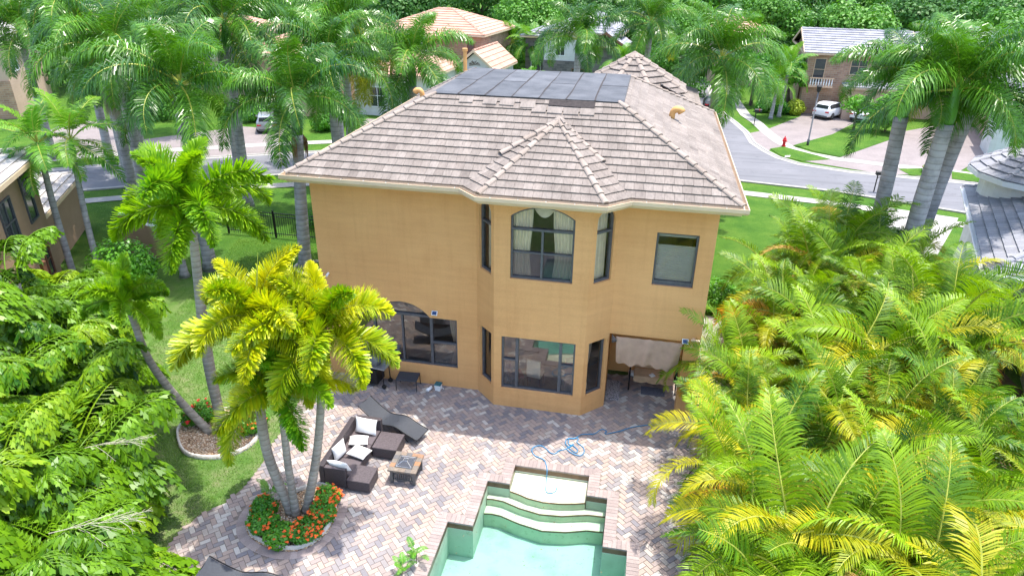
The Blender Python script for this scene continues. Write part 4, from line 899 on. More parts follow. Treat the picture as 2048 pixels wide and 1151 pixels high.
FP = [(-8.9,6.3,1.1,'at the bottom left corner, nearest to the dark lounger',1),(-10.5,7.6,1.6,'at the bottom left, behind the corner one',1),(-10.0,5.2,2.0,'in the very corner at the bottom left',0),(-11.9,9.7,1.6,'left of the lawn, with pale dry fruit stalks',1),
      (-12.9,8.6,2.4,'at the left edge, two thirds down',0),(-14.1,12.0,1.9,'facing the bowed foxtail trunk',0),(-15.2,11.4,2.9,'at the left edge, half way down',0),(-15.6,14.2,2.0,'between the side lawn and the left edge',0),(-18.0,14.6,3.2,'at the left edge below the neighbour windows',0),(-18.6,17.0,1.6,'in front of the neighbour wall, farthest of the fishtails',0)]
for x, y, h, wh, tw in FP:
    root = empty('fishtail_palm', (x,y,-.04), label='fishtail palm clump '+wh, cat='palm', group='fishtail palms on the left boundary')
    for j in range(5):
        a = j*1.256+rp_.random(); b = V((cos(a)*.15, sin(a)*.15, 0)); t = V((cos(a)*.55, sin(a)*.55, h*rp_.uniform(.55,1.05))); m = MB(); m.tube([b, b.lerp(t,.5), t], [.06,.05,.035], 7); m.build('stem', M['trunk_f'], root, smooth=True)
        for q in range(6):
            me = FF[(q+j) % 6]; o = bpy.data.objects.new('frond', me); C.objects.link(o); o.parent = root; o.material_slots[0].link = 'OBJECT'; o.material_slots[0].material = M['fish_y' if rp_.random() < .2 else 'fish']; o.location = t*(1-.09*q)+V((0,0,.1)); o.rotation_euler = (rp_.uniform(-.2,.2), rp_.uniform(-.25,.1), a+q*2.4+rp_.uniform(-.4,.4)); sc = rp_.uniform(.62,1.08); o.scale = (sc,)*3
    if tw and x < -10 and y < 11: twigs(root, (.2,.1,h+.5), .25, 1.7)
# ---------------------------------------------------------------- bushes and trees
def leafball(lobes, n, size, rng, flat=.8, inner=True):
    m = MB(); tot = sum(l[3]**2 for l in lobes)
    for (cx, cy, cz, r) in lobes:
        k = int(n*r*r/tot)
        for _ in range(k):
            u = V((rng.gauss(0,1), rng.gauss(0,1), rng.gauss(0,1))).normalized(); rad = r*(rng.uniform(.55,1.0)**.4)*rng.uniform(.9,1.08); u2 = V((u.x, u.y, u.z*flat))
            c = V((cx, cy, cz))+u2*rad; nrm = (u*.9+V((rng.gauss(0,.5), rng.gauss(0,.5), rng.gauss(.35,.4)))).normalized()
            a = nrm.cross(V((rng.gauss(0,1), rng.gauss(0,1), rng.gauss(0,1)))).normalized(); b = nrm.cross(a); s = size*rng.uniform(.6,1.3)
            m.add([c-a*s*.5-b*s*.1, c-b*s*.32, c+a*s*.5, c+b*s*.32-a*s*.05], [(0,1,2,3)], rng.random())
    return m
def shrub(name, label, cat, x, y, r, h, n, size, mat, rng, flowers=0, fmat=None, group=None, z=-.03, lob=9, parent=None):
    root = empty(name, (x,y,z), label=label, cat=cat, group=group)
    lobes = [(0,0,h*.5,min(r,h*.62))]+[(cos(a)*r*.5*q, sin(a)*r*.5*q, h*rng.uniform(.35,.62), r*rng.uniform(.4,.55)) for a, q in [(i*2.4, rng.uniform(.6,1.2)) for i in range(lob)]]
    m = leafball(lobes, n, size, rng, flat=min(1, h/r*.8)); m.build('foliage', M[mat], root)
    if flowers:
        fm = MB()
        for _ in range(flowers):
            l = rng.choice(lobes); u = V((rng.gauss(0,1), rng.gauss(0,1), abs(rng.gauss(.6,.6)))).normalized(); c = V(l[:3])+V((u.x,u.y,u.z*min(1, h/r*.8)))*l[3]*1.02
            for _ in range(9):
                o_ = V((rng.gauss(0,.018), rng.gauss(0,.018), rng.gauss(0,.010))); s = .026; p = c+o_; fm.add([p+V((-s,0,.004)), p+V((0,-s,0)), p+V((s,0,.004)), p+V((0,s,0)), p+V((0,0,.014))], [(0,1,4),(1,2,4),(2,3,4),(3,0,4)], rng.random())
        fm.build('flowers', M[fmat], root)
    m = MB(); 
    for i in range(5): a = i*1.26; m.tube([(0,0,0), (cos(a)*r*.25, sin(a)*r*.25, h*.3), (cos(a)*r*.5, sin(a)*r*.5, h*.55)], [.02,.015,.008], 5)
    m.build('stems', M['bark'], root); return root
rs = random.Random(21)
for x, y, r, h, fl, lb in ((-7.98,10.88,.36,.42,10,'left end of the patio bed, nearly without flowers'),(-7.72,10.42,.40,.42,9,'front left of the patio bed, few flowers'),(-7.15,10.22,.44,.44,10,'front of the patio bed, below the trunks'),(-6.68,10.4,.42,.46,34,'front right of the patio bed, full of flowers'),(-6.5,10.95,.36,.52,52,'right side of the patio bed, densest flowers'),(-6.62,11.45,.32,.5,40,'back right of the patio bed by the sofa')):
    shrub('ixora_shrub', 'orange flowering ixora shrub, '+lb, 'shrub', x, y, r, h, 2600, .07, 'bush', rs, int(fl*1.9), 'ixora', group='ixora shrubs in the two beds', z=.01)
shrub('ixora_shrub', 'dark ixora shrub with a few red flowers, behind the bowed trunk in the lawn bed', 'shrub', -11.55, 13.75, .5, .5, 3000, .07, 'bush', rs, 34, 'red_fl', group='ixora shrubs in the two beds', z=0)
shrub('ixora_shrub', 'orange flowering ixora shrub at the right back of the lawn bed', 'shrub', -9.95, 13.7, .5, .55, 3600, .07, 'bush', rs, 70, 'ixora', group='ixora shrubs in the two beds', z=0)
shrub('round_bush', 'large bright green bush beside the slim palms left', 'bush', -18.9, 20.3, 1.25, 2.2, 5000, .16, 'bush', rs, lob=12)
shrub('round_bush', 'dense green bush left of the lawn, under the fishtail palms', 'bush', -14.1, 12.2, 1.0, 1.0, 3500, .1, 'bush', rs)
shrub('round_bush', 'low green bush between the fishtail palms and the side lawn', 'bush', -16.6, 16.0, 1.1, 1.2, 3500, .11, 'bush_y', rs)
shrub('round_bush', 'low dark green bush at the left rear corner of the tan house', 'bush', -9.5, 18.0, .55, .8, 2500, .09, 'bush', rs)
shrub('round_bush', 'sparse hedge bush right of the tan house by the side path', 'bush', 3.3, 24.2, .9, 1.1, 3500, .12, 'bush', rs)
shrub('round_bush', 'leafy bush between the side path and the areca palms', 'bush', 3.9, 22.3, .7, .9, 2800, .12, 'bush', rs)
shrub('round_bush', 'tall rounded clipped green bush behind the lamp post lawn', 'bush', 18.3, 57.6, 1.35, 3.4, 5000, .22, 'bush', rs, lob=14)
shrub('round_bush', 'yellow green round bush at the corner of the brick house', 'bush', 12.5, 62.9, .8, 1.2, 2500, .16, 'bush_y', rs)
shrub('round_bush', 'dark clipped hedge bush left of the yellow green one', 'bush', 11.3, 62.8, .9, 1.0, 2500, .16, 'bush', rs)
shrub('round_bush', 'dark clipped hedge bush at the side street corner', 'bush', 9.9, 63.3, .9, 1.1, 2500, .16, 'bush', rs)
shrub('flower_bush', 'round bush ringed with pink flowers beyond the road at right', 'bush', 18.2, 46.3, .75, .6, 2500, .12, 'bush', rs, 90, 'pink_fl')
shrub('round_bush', 'low bush with yellow leaves at the black fence', 'bush', -13.6, 27.5, .7, .7, 2500, .1, 'bush_y', rs)
shrub('round_bush', 'dark low bush behind the black fence, close to the house', 'bush', -11.2, 27.9, .9, .7, 2500, .1, 'bush', rs)
shrub('round_bush', 'brownish low bush behind the fence, on the front lawn', 'bush', -15.0, 29.2, 1.2, .6, 2500, .1, 'bush', rs)
shrub('round_bush', 'green bush left of the parked silver car', 'bush', -30.0, 49, 1.2, 1.4, 2500, .18, 'bush', rs)
shrub('round_bush', 'green bush right of the parked silver car', 'bush', -23.4, 47.6, 1.2, 1.4, 2500, .18, 'bush', rs)
shrub('round_bush', 'round green shrub by the shaded entrance at far right', 'bush', 25.6, 52.6, 1.0, 1.2, 2500, .18, 'bush', rs)
def bigtree_mesh(seed, spread, h, n, size):
    g = random.Random(seed); lobes = [(0,0,h*.62,spread*.6)]
    for i in range(15): a = i*2.4; q = g.uniform(.3,.85); lobes.append((cos(a)*spread*q, sin(a)*spread*q, h*(.88-.45*q*g.uniform(.5,1.1)), spread*g.uniform(.26,.42)))
    if spread > 3:
        for i in range(8): a = i*.8; lobes.append((cos(a)*spread*.75, sin(a)*spread*.75, h*g.uniform(.08,.3), spread*g.uniform(.3,.42)))
    m = leafball(lobes, n, size, g, .85); me = bpy.data.meshes.new('crown'); me.from_pydata(m.v, [], m.f); a = me.attributes.new('tone','FLOAT','FACE'); a.data.foreach_set('value', m.t); me.materials.append(None)
    t = MB(); t.tube([(0,0,0),(.15,.1,h*.3),(0,.1,h*.6)], [h*.035,h*.028,h*.015], 8)
    for i in range(6): a = i*1.05; t.tube([(.1,.1,h*.32+.1*i),(cos(a)*spread*.35,sin(a)*spread*.35,h*.55),(cos(a)*spread*.6,sin(a)*spread*.6,h*.68)], [h*.014,h*.01,h*.004], 5)
    tm = bpy.data.meshes.new('trunk'); tm.from_pydata(t.v, [], t.f); tm.materials.append(M['bark']); return me, tm
BT = [bigtree_mesh(31+i, 4.6, 10, 7000, .42) for i in range(3)]; ST = bigtree_mesh(50, 1.3, 3.4, 1600, .2)
def tree(x, y, s, label, mat='wood', group=None, src=None, name='broadleaf_tree', zs=1):
    me, tm = src or rs.choice(BT); root = empty(name, (x,y,-.05), label=label, cat='tree', group=group)
    for nm, k, mt in (('crown', me, M[mat]), ('trunk', tm, None)):
        o = bpy.data.objects.new(nm, k); C.objects.link(o); o.parent = root
        if mt: o.material_slots[0].link = 'OBJECT'; o.material_slots[0].material = mt
    root.scale = (s, s, s*zs); root.rotation_euler.z = rs.random()*6.3; return root
tree(16.0, 57.5, .9, 'young tree with a thin pale stem on the lawn before the parked sedan', 'bush', src=ST)
for x, y, s, lb in ((9.2,66,1.5,'narrow dark tree left of the brick house corner'),(12.3,65.2,1.5,'climbing leafy tree against the brick house wall'),(7.6,69,1.7,'tree at the end of the side street')): tree(x, y, s, lb, 'bush', src=ST)
for x, y, s_, lb in ((-37,49,.5,'dark tree beside the far left house'),(-41,52,.6,'leafy tree behind the far left house'),(-21.5,66,.55,'leafy tree left of the peach roofed house')): tree(x, y, s_, lb, 'wood2')
tree(-14.5, 84, .9, 'bright green tree between the peach and the grey roofed houses', 'wood2'); tree(-1.0, 74, .75, 'bright green tree right of the grey roofed house', 'wood2'); tree(2.8, 70, .6, 'round tree above the turret roof', 'wood2')
GW = 'woodland trees behind the houses'
for row, (y0, n, x0, x1, hs) in enumerate(((92,13,-62,66,.85),(101,14,-75,78,1.0),(112,15,-85,88,1.15),(126,16,-98,100,1.35))):
    for i in range(n):
        x = x0+(x1-x0)*(i+rs.uniform(.2,.8))/n
        if row == 0 and abs(x+23) < 6: continue
        tree(x, y0+rs.uniform(-3,3), hs*rs.uniform(.85,1.15), 'broadleaf tree in the dense woodland behind the houses', 'wood2' if rs.random() < .3 else 'wood', GW)
for x, y, s in ((20,80,.9),(27,84,1),(34,78,.9),(42,74,.95),(13,86,.9),(3,84,.8),(50,66,.9)): tree(x, y, s, 'broadleaf tree in the dense woodland behind the houses', 'wood2' if s < .95 else 'wood', GW)
for x, y, s in ((-46,66,.9),(-38,76,1),(-31,70,.8),(-55,55,.9),(-29,84,1),(-62,48,.9)): tree(x, y, s, 'broadleaf tree in the dense woodland behind the houses', 'wood', GW)
g = random.Random(77); lb = []
for i in range(150): lb.append((g.uniform(-150,150), g.uniform(140,200), g.uniform(7,14), g.uniform(5,8)))
leafball(lb, 70000, .9, g, .8).build('woodland', M['wood'], kind='stuff', label='distant mass of dark green woodland at the top edge', cat='woodland')
#PART4

# ---------------------------------------------------------------- other houses
def block(root, x0, y0, x1, y1, ze, sl, roofm, wallm, capm=None, ridge='hip', ov=.45, expo=.42, tw=.34, z0=-.1, trim='cream_metal', two=None):
    m = MB(); w0 = MB(); w0.box((x0,y0,z0), (x1,y1,ze-.05)); wl = w0.build('wall', M[wallm], root)
    a, b, c, d = V((x0-ov,y0-ov,ze)), V((x1+ov,y0-ov,ze)), V((x1+ov,y1+ov,ze)), V((x0-ov,y1+ov,ze)); W_, D_ = x1-x0+2*ov, y1-y0+2*ov; um = MB()
    if ridge == 'hip':
        h = min(W_, D_)/2
        if W_ > D_: p, q = V((x0-ov+h,(y0+y1)/2,ze+h*sl)), V((x1+ov-h,(y0+y1)/2,ze+h*sl)); F = [[a,b,q,p],[b,c,q],[c,d,p,q],[d,a,p]]
        else: p, q = V(((x0+x1)/2,y0-ov+h,ze+h*sl)), V(((x0+x1)/2,y1+ov-h,ze+h*sl)); F = [[a,b,p],[b,c,q,p],[c,d,q],[d,a,p,q]]
        R_ = [(a,p),(b,q if W_ > D_ else p),(c,q),(d,p if W_ > D_ else q),(p,q)]
    elif ridge == 'gx': h = D_/2; p, q = V((x0-ov,(y0+y1)/2,ze+h*sl)), V((x1+ov,(y0+y1)/2,ze+h*sl)); F = [[a,b,q,p],[c,d,p,q]]; R_ = [(p,q)]
    else: h = W_/2; p, q = V(((x0+x1)/2,y0-ov,ze+h*sl)), V(((x0+x1)/2,y1+ov,ze+h*sl)); F = [[b,c,q,p],[d,a,p,q]]; R_ = [(p,q)]
    for f in F: roof_face(m, f, expo, tw, rr, um, lip=.06)
    rf = m.build('roof', M[roofm], root); um.build('underlay', M['underlay'], rf)
    cm = MB(); 
    for s, t in R_:
        if (t-s).length > .3: caps(cm, s, t, .55, rr, .13, .11)
    cm.build('ridge_tiles', M[capm or roofm], rf)
    e = MB(); sweep(e, [(-.1,ze-.16),(.02,ze-.16),(.02,ze+.0),(-.1,ze+.0)], [(x0-ov,y0-ov),(x1+ov,y0-ov),(x1+ov,y1+ov),(x0-ov,y1+ov)], True); slab(e, [(x0-ov,y0-ov),(x1+ov,y0-ov),(x1+ov,y1+ov),(x0-ov,y1+ov)], ze-.13, ze-.1)
    e.build('fascia', M[trim], rf)
    if ridge in ('gx', 'gy'):
        if ridge == 'gx':
            for x, s in ((x0, -1), (x1, 1)): g = MB(); g.add([V((x,y0,ze-.05)), V((x,y1,ze-.05)), V((x,(y0+y1)/2,ze+(y1-y0)/2*sl)), V((x-s*.2,y0,ze-.05)), V((x-s*.2,y1,ze-.05)), V((x-s*.2,(y0+y1)/2,ze+(y1-y0)/2*sl))], [(0,1,2),(5,4,3),(0,3,4,1),(1,4,5,2),(2,5,3,0)]); g.build('gable', M[wallm], root)
        else:
            for y, s in ((y0, -1), (y1, 1)): g = MB(); g.add([V((x0,y,ze-.05)), V((x1,y,ze-.05)), V(((x0+x1)/2,y,ze+(x1-x0)/2*sl)), V((x0,y-s*.2,ze-.05)), V((x1,y-s*.2,ze-.05)), V(((x0+x1)/2,y-s*.2,ze+(x1-x0)/2*sl))], [(0,1,2),(5,4,3),(0,3,4,1),(1,4,5,2),(2,5,3,0)]); g.build('gable', M[wallm], root)
        ends = ((x0-ov, x0-ov-.06), (x1+ov, x1+ov+.06)) if ridge == 'gx' else ((y0-ov, y0-ov-.06), (y1+ov, y1+ov+.06))
        for e0, e1 in ends:
            bm = MB()
            if ridge == 'gx': P3 = [(y0-ov, ze), ((y0+y1)/2, ze+D_/2*sl), (y1+ov, ze)]; mk = lambda e_, t, z: (e_, t, z)
            else: P3 = [(x0-ov, ze), ((x0+x1)/2, ze+W_/2*sl), (x1+ov, ze)]; mk = lambda e_, t, z: (t, e_, z)
            for (t0, z0_), (t1, z1_) in zip(P3, P3[1:]):
                vs = [mk(e_, t, z+dz) for e_ in (e0, e1) for t, z in ((t0, z0_), (t1, z1_)) for dz in (-.18, .06)]
                bm.add(vs, [(0,1,3,2),(4,6,7,5),(0,4,5,1),(1,5,7,3),(3,7,6,2),(2,6,4,0)])
            bm.build('bargeboard', M[trim], rf)
    return wl
def fwin(root, x, y, z, w_, h_, face='y-', mull=1, frame='white', name='window', pane='far_glass'):
    f = MB(); p = MB(); t = .06; ax = face[0]; s = -1 if face[1] == '-' else 1
    def bxx(mb, u0, u1, v0, v1, d0, d1):
        d0, d1 = sorted((d0*s, d1*s))
        if ax == 'y': mb.box((x+u0, y+d0, z+v0), (x+u1, y+d1, z+v1))
        else: mb.box((x+d0, y+u0, z+v0), (x+d1, y+u1, z+v1))
    for a in ((-w_/2-t, w_/2+t, -t, 0), (-w_/2-t, w_/2+t, h_, h_+t), (-w_/2-t, -w_/2, 0, h_), (w_/2, w_/2+t, 0, h_)): bxx(f, *a, .0, .06)
    for i in range(mull): u = -w_/2+w_*(i+1)/(mull+1); bxx(f, u-.02, u+.02, 0, h_, .012, .04)
    if h_ > 1: bxx(f, -w_/2, w_/2, h_*.55, h_*.55+.04, .014, .038)
    fr = f.build(name, M[frame], root); bxx(p, -w_/2, w_/2, 0, h_, .002, .01); p.build('pane', M[pane], fr); return fr
# left neighbour
nl = empty('neighbour_house', (-22.3,20.9,0), math.atan2(-.88, .47), 'brown stucco house with tall windows and pale roof at the left edge', 'house')
# local +x runs along its east wall towards the camera, +y is east
block(nl, 0, -9.5, 12, 0, 5.2, .18, 'tile_pale', 'stucco_n', ov=.5, expo=.34, tw=.3)
fwin(nl, 1.15, 0, 3.0, .75, 1.75, 'y+', 0, 'frame'); fwin(nl, 3.3, 0, 2.6, 1.0, 1.75, 'y+', 1, 'frame'); fwin(nl, 5.6, 0, 2.8, .8, 1.7, 'y+', 0, 'frame'); fwin(nl, 1.0, 0, .7, .5, 1.1, 'y+', 0, 'brown_wood')
block(nl, -6.5, -8.5, -.02, -.6, 2.5, .22, 'tile_pale', 'stucco_n', ov=.35, expo=.34, tw=.3)
m = MB()     # low garden wall with scrolled white cap
pts = [(-21.2,23.2,2.0),(-20.8,23.35,1.95),(-20.4,23.5,1.55),(-20.0,23.65,1.4),(-19.4,23.85,1.38)]
for (xa,ya,za),(xb,yb,zb_) in zip(pts, pts[1:]): m.add([(xa,ya,0),(xb,yb,0),(xb,yb,zb_),(xa,ya,za),(xa-.05,ya+.2,0),(xb-.05,yb+.2,0),(xb-.05,yb+.2,zb_),(xa-.05,ya+.2,za)], [(0,1,2,3),(7,6,5,4),(3,2,6,7),(1,5,6,2),(0,3,7,4)])
gw = empty('garden_wall', (0,0,0), label='tan garden wall with a scrolled white cap beside the left neighbour house', cat='wall'); m.build('wall', M['stucco_n'], gw)
m = MB(); m.tube(curve_pts([(a-.02,b+.1,c+.02) for a,b,c in pts], 8), .09, 8); m.build('cap', M['white'], gw, smooth=True)
g2 = empty('garden_wall', (-20.6,18.6,0), label='short brown fence post beside the ringed slim palm', cat='post'); g2.name = 'fence_post'; m = MB(); m.box((-.07,-.07,0),(.07,.07,1.9)); m.box((-.09,-.09,1.9),(.09,.09,1.95)); m.build('post', M['brown_wood'], g2)
# right neighbour
nr = empty('neighbour_house', (11.05,22.3,0), R(-16.5), 'grey tiled house at the right edge with a round turret', 'house')
block(nr, .4, .4, 13, 9.8, 3.15, .42, 'tile_grey', 'stucco_w', ov=.4, expo=.34, tw=.26, trim='white')
m = MB(); sweep(m, [(0,3.0),(.11,3.0),(.14,3.12),(.12,3.12),(.1,3.02),(.01,3.02)], [(0,10.2),(0,0),(13.4,0)]); m.build('gutter', M['white'], nr)
block(nr, 1.8, -7.5, 12, -.45, 2.9, .3, 'tile_grey', 'stucco_w', ov=.35, expo=.34, tw=.26, trim='white')
tu, tpn = pyramid(2.5, 9.0, 2.7, 14, 4.4, 6.0, 0, M['tile_grey'], M['tile_grey'], nr, .36, .3, 'turret_roof', .07)
m = MB(); sweep(m, [(-.3,4.2),(.05,4.2),(.05,4.4),(-.3,4.4)], [(p.x,p.y) for p in tpn], True); m.build('fascia', M['white'], tu)
m = MB(); m.prism([(2.5+2.2*cos(2*pi*i/20), 9.0+2.2*sin(2*pi*i/20)) for i in range(20)], 0, 4.35); m.build('turret_wall', M['stucco_w'], nr, smooth=False)
# houses across the street
h1 = empty('distant_house', (-15.3,63.6,0), R(-6), 'house with peach tiled roof, brick walls and white gabled garage', 'house')
block(h1, -10.5, 0, 0, 9, 5.4, .36, 'tile_peach', 'brick', expo=.5, tw=.4); block(h1, -8.5, -1.4, -3.5, .2, 5.25, .4, 'tile_peach', 'brick', ov=.4, expo=.5, tw=.4)
block(h1, -.9, -4.0, 2.5, 1.8, 3.0, .8, 'tile_peach', 'stucco_w', ridge='gy', ov=.3, expo=.5, tw=.4)
fwin(h1, -1.0, 0, 3.5, .6, 1.1, 'y-', 0, 'brown_wood'); fwin(h1, -5.5, -1.4, 3.2, 1.4, 1.4); fwin(h1, .8, -4.0, .1, 2.2, 2.0, 'y-', 3, 'garage', 'garage_door', 'garage')
m = MB()
for i in range(9): a = pi*i/8; m.add([(.8,-4.03,3.35),(.8+cos(a)*.55,-4.03,3.35+sin(a)*.3*(1+.5*(i % 2))),(.8+cos(a+.3)*.5,-4.03,3.35+sin(a+.3)*.3)], [(0,1,2)])
m.build('gable_ornament', M['slate'], h1)
h2 = empty('distant_house', (-10.2,68,0), R(-4), 'white and grey stone house with a blue grey roof behind the deck', 'house')
block(h2, 0, 0, 7, 10, 5.5, .4, 'tile_grey', 'stucco_w', expo=.5, tw=.4); m = MB(); m.box((-.06,-.08,0), (7.06,.0,2.9)); m.build('stone_facing', M['stone'], h2)
block(h2, -2.2, 1.5, -.05, 8, 4.9, .4, 'tile_grey', 'stone', expo=.5, tw=.4); block(h2, 4.6, -1.5, 7.6, 2, 4.6, .6, 'tile_grey', 'stone', ridge='gy', expo=.5, tw=.4, trim='brown_wood')
fwin(h2, 1.6, 0, 3.4, .8, 1.3, 'y-', 1, 'white'); fwin(h2, 3.4, -.09, .2, 1.1, 2.0, 'y-', 1, 'brown_wood'); fwin(h2, -1.1, 1.5, .3, .9, 2.2, 'y-', 1, 'white'); fwin(h2, 6.1, -1.5, .4, 1.4, 1.8, 'y-', 2, 'white')
h3 = empty('distant_house', (12.9,63.6,0), R(-4), 'brick house with low grey gable and a white baluster balcony', 'house')
block(h3, 0, 0, 8, 9, 5.0, .3, 'tile_grey', 'brick', ridge='gx', expo=.5, tw=.4, trim='garage'); block(h3, 8.05, .8, 18, 9, 5.6, .3, 'tile_grey', 'stucco_p', ridge='hip', expo=.5, tw=.4, trim='garage')
block(h3, 3.2, -1.6, 7.8, -.05, 2.6, .25, 'tile_grey', 'stucco_p', ridge='hip', ov=.25, expo=.5, tw=.4, trim='garage')
fwin(h3, 1.0, 0, 2.6, .8, 1.9, 'y-', 0, 'garage'); fwin(h3, 0, 4, 2.9, 1.0, 1.2, 'x-', 1, 'garage'); fwin(h3, 0, 1.6, .3, .7, 2.0, 'x-', 0, 'brown_wood'); fwin(h3, 4.0, 0, 3.4, 1.2, 1.1, 'y-', 1, 'garage')
fwin(h3, 5.4, -1.6, .05, 3.2, 2.1, 'y-', 3, 'garage', 'garage_door', 'garage'); fwin(h3, 11, .8, .05, 3.6, 2.2, 'y-', 3, 'garage', 'garage_door', 'garage'); fwin(h3, 12, .8, 3.4, 1.4, 1.3, 'y-', 1, 'garage')
bl = MB(); bl.box((.3,-.8,2.3), (2.2,-.01,2.45)); bl.box((.3,-.8,3.0), (2.2,-.72,3.08)); bo = bl.build('balcony', M['garage'], h3)
for i in range(9): q = MB(); q.tube([(.4+i*.21,-.76,2.45),(.4+i*.21,-.76,2.65),(.4+i*.21,-.76,2.85),(.4+i*.21,-.76,3.0)], [.03,.055,.03,.03], 6); q.build('baluster', M['white'], bo)
h4 = empty('distant_house', (6.0,77,0), R(0), 'house end with a peach hip roof behind the side street palms', 'house'); block(h4, 0, 0, 5.2, 7, 5.2, .4, 'tile_peach', 'stucco_p', expo=.5, tw=.4); fwin(h4, 2.5, 0, 3, 1.2, 1.2)
h5 = empty('distant_house', (-57.5,40,0), R(28), 'pale roofed house with a dark window at the far left edge', 'house'); block(h5, 0, 0, 11, 9, 5.6, .35, 'tile_pale', 'stucco_p', expo=.5, tw=.4); fwin(h5, 8.5, 0, 3.3, 1.5, 1.5); fwin(h5, 11, 2, 3.3, 1.3, 1.5, 'x+'); m = MB(); m.box((-.05,-.06,0),(11.05,.0,2.8)); m.build('brick_facing', M['brick'], h5)
h6 = empty('distant_house', (-44,56,0), R(20), 'beige house with peach roof glimpsed through the upper left palms', 'house'); block(h6, 0, 0, 10, 9, 5.2, .36, 'tile_peach', 'stucco_p', expo=.5, tw=.4); block(h6, 9.5, -4, 14, 3, 3.0, .45, 'tile_peach', 'stucco_p', ridge='gy', expo=.5, tw=.4); fwin(h6, 5, 0, 3.2, 1.4, 1.4); fwin(h6, 2, 0, 3.2, 1.0, 1.4); fwin(h6, 11.7, -4, .1, 3, 2.1, 'y-', 3, 'garage', 'garage_door', 'garage')
h7 = empty('distant_house', (-31,50.5,0), R(14), 'brown brick house behind the parked silver car', 'house'); block(h7, 0, 0, 7, 8, 4.8, .36, 'tile_peach', 'brick', expo=.5, tw=.4); fwin(h7, 2, 0, .6, 1.4, 1.6); fwin(h7, 5, 0, .05, 2.6, 2.1, 'y-', 3, 'garage', 'garage_door', 'garage'); fwin(h7, 3.5, 0, 3.0, 1.4, 1.2)
h8 = empty('distant_house', (-23.5,53.5,0), R(-4), 'white walled house showing between palms left of the roof pipe', 'house'); block(h8, 0, 0, 6.4, 7, 3.3, .36, 'tile_peach', 'stucco_w', expo=.5, tw=.4); fwin(h8, 4.6, 0, .7, .9, 1.7); fwin(h8, 2.0, 0, .7, 1.2, 1.5)
h9 = empty('distant_house', (24.5,54.5,0), R(-14), 'pinkish house with a dark recessed entrance at far right', 'house'); block(h9, 0, 0, 12, 9, 3.6, .36, 'tile_grey', 'stucco_p', expo=.5, tw=.4); fwin(h9, 1.4, 0, .05, 1.6, 2.2, 'y-', 0, 'brown_wood', 'door'); fwin(h9, 5, 0, .6, 2, 1.4); block(h9, -.6, -3.2, .5, -.05, 3.0, .3, 'tile_grey', 'stucco_w', ov=.2, expo=.5, tw=.4)
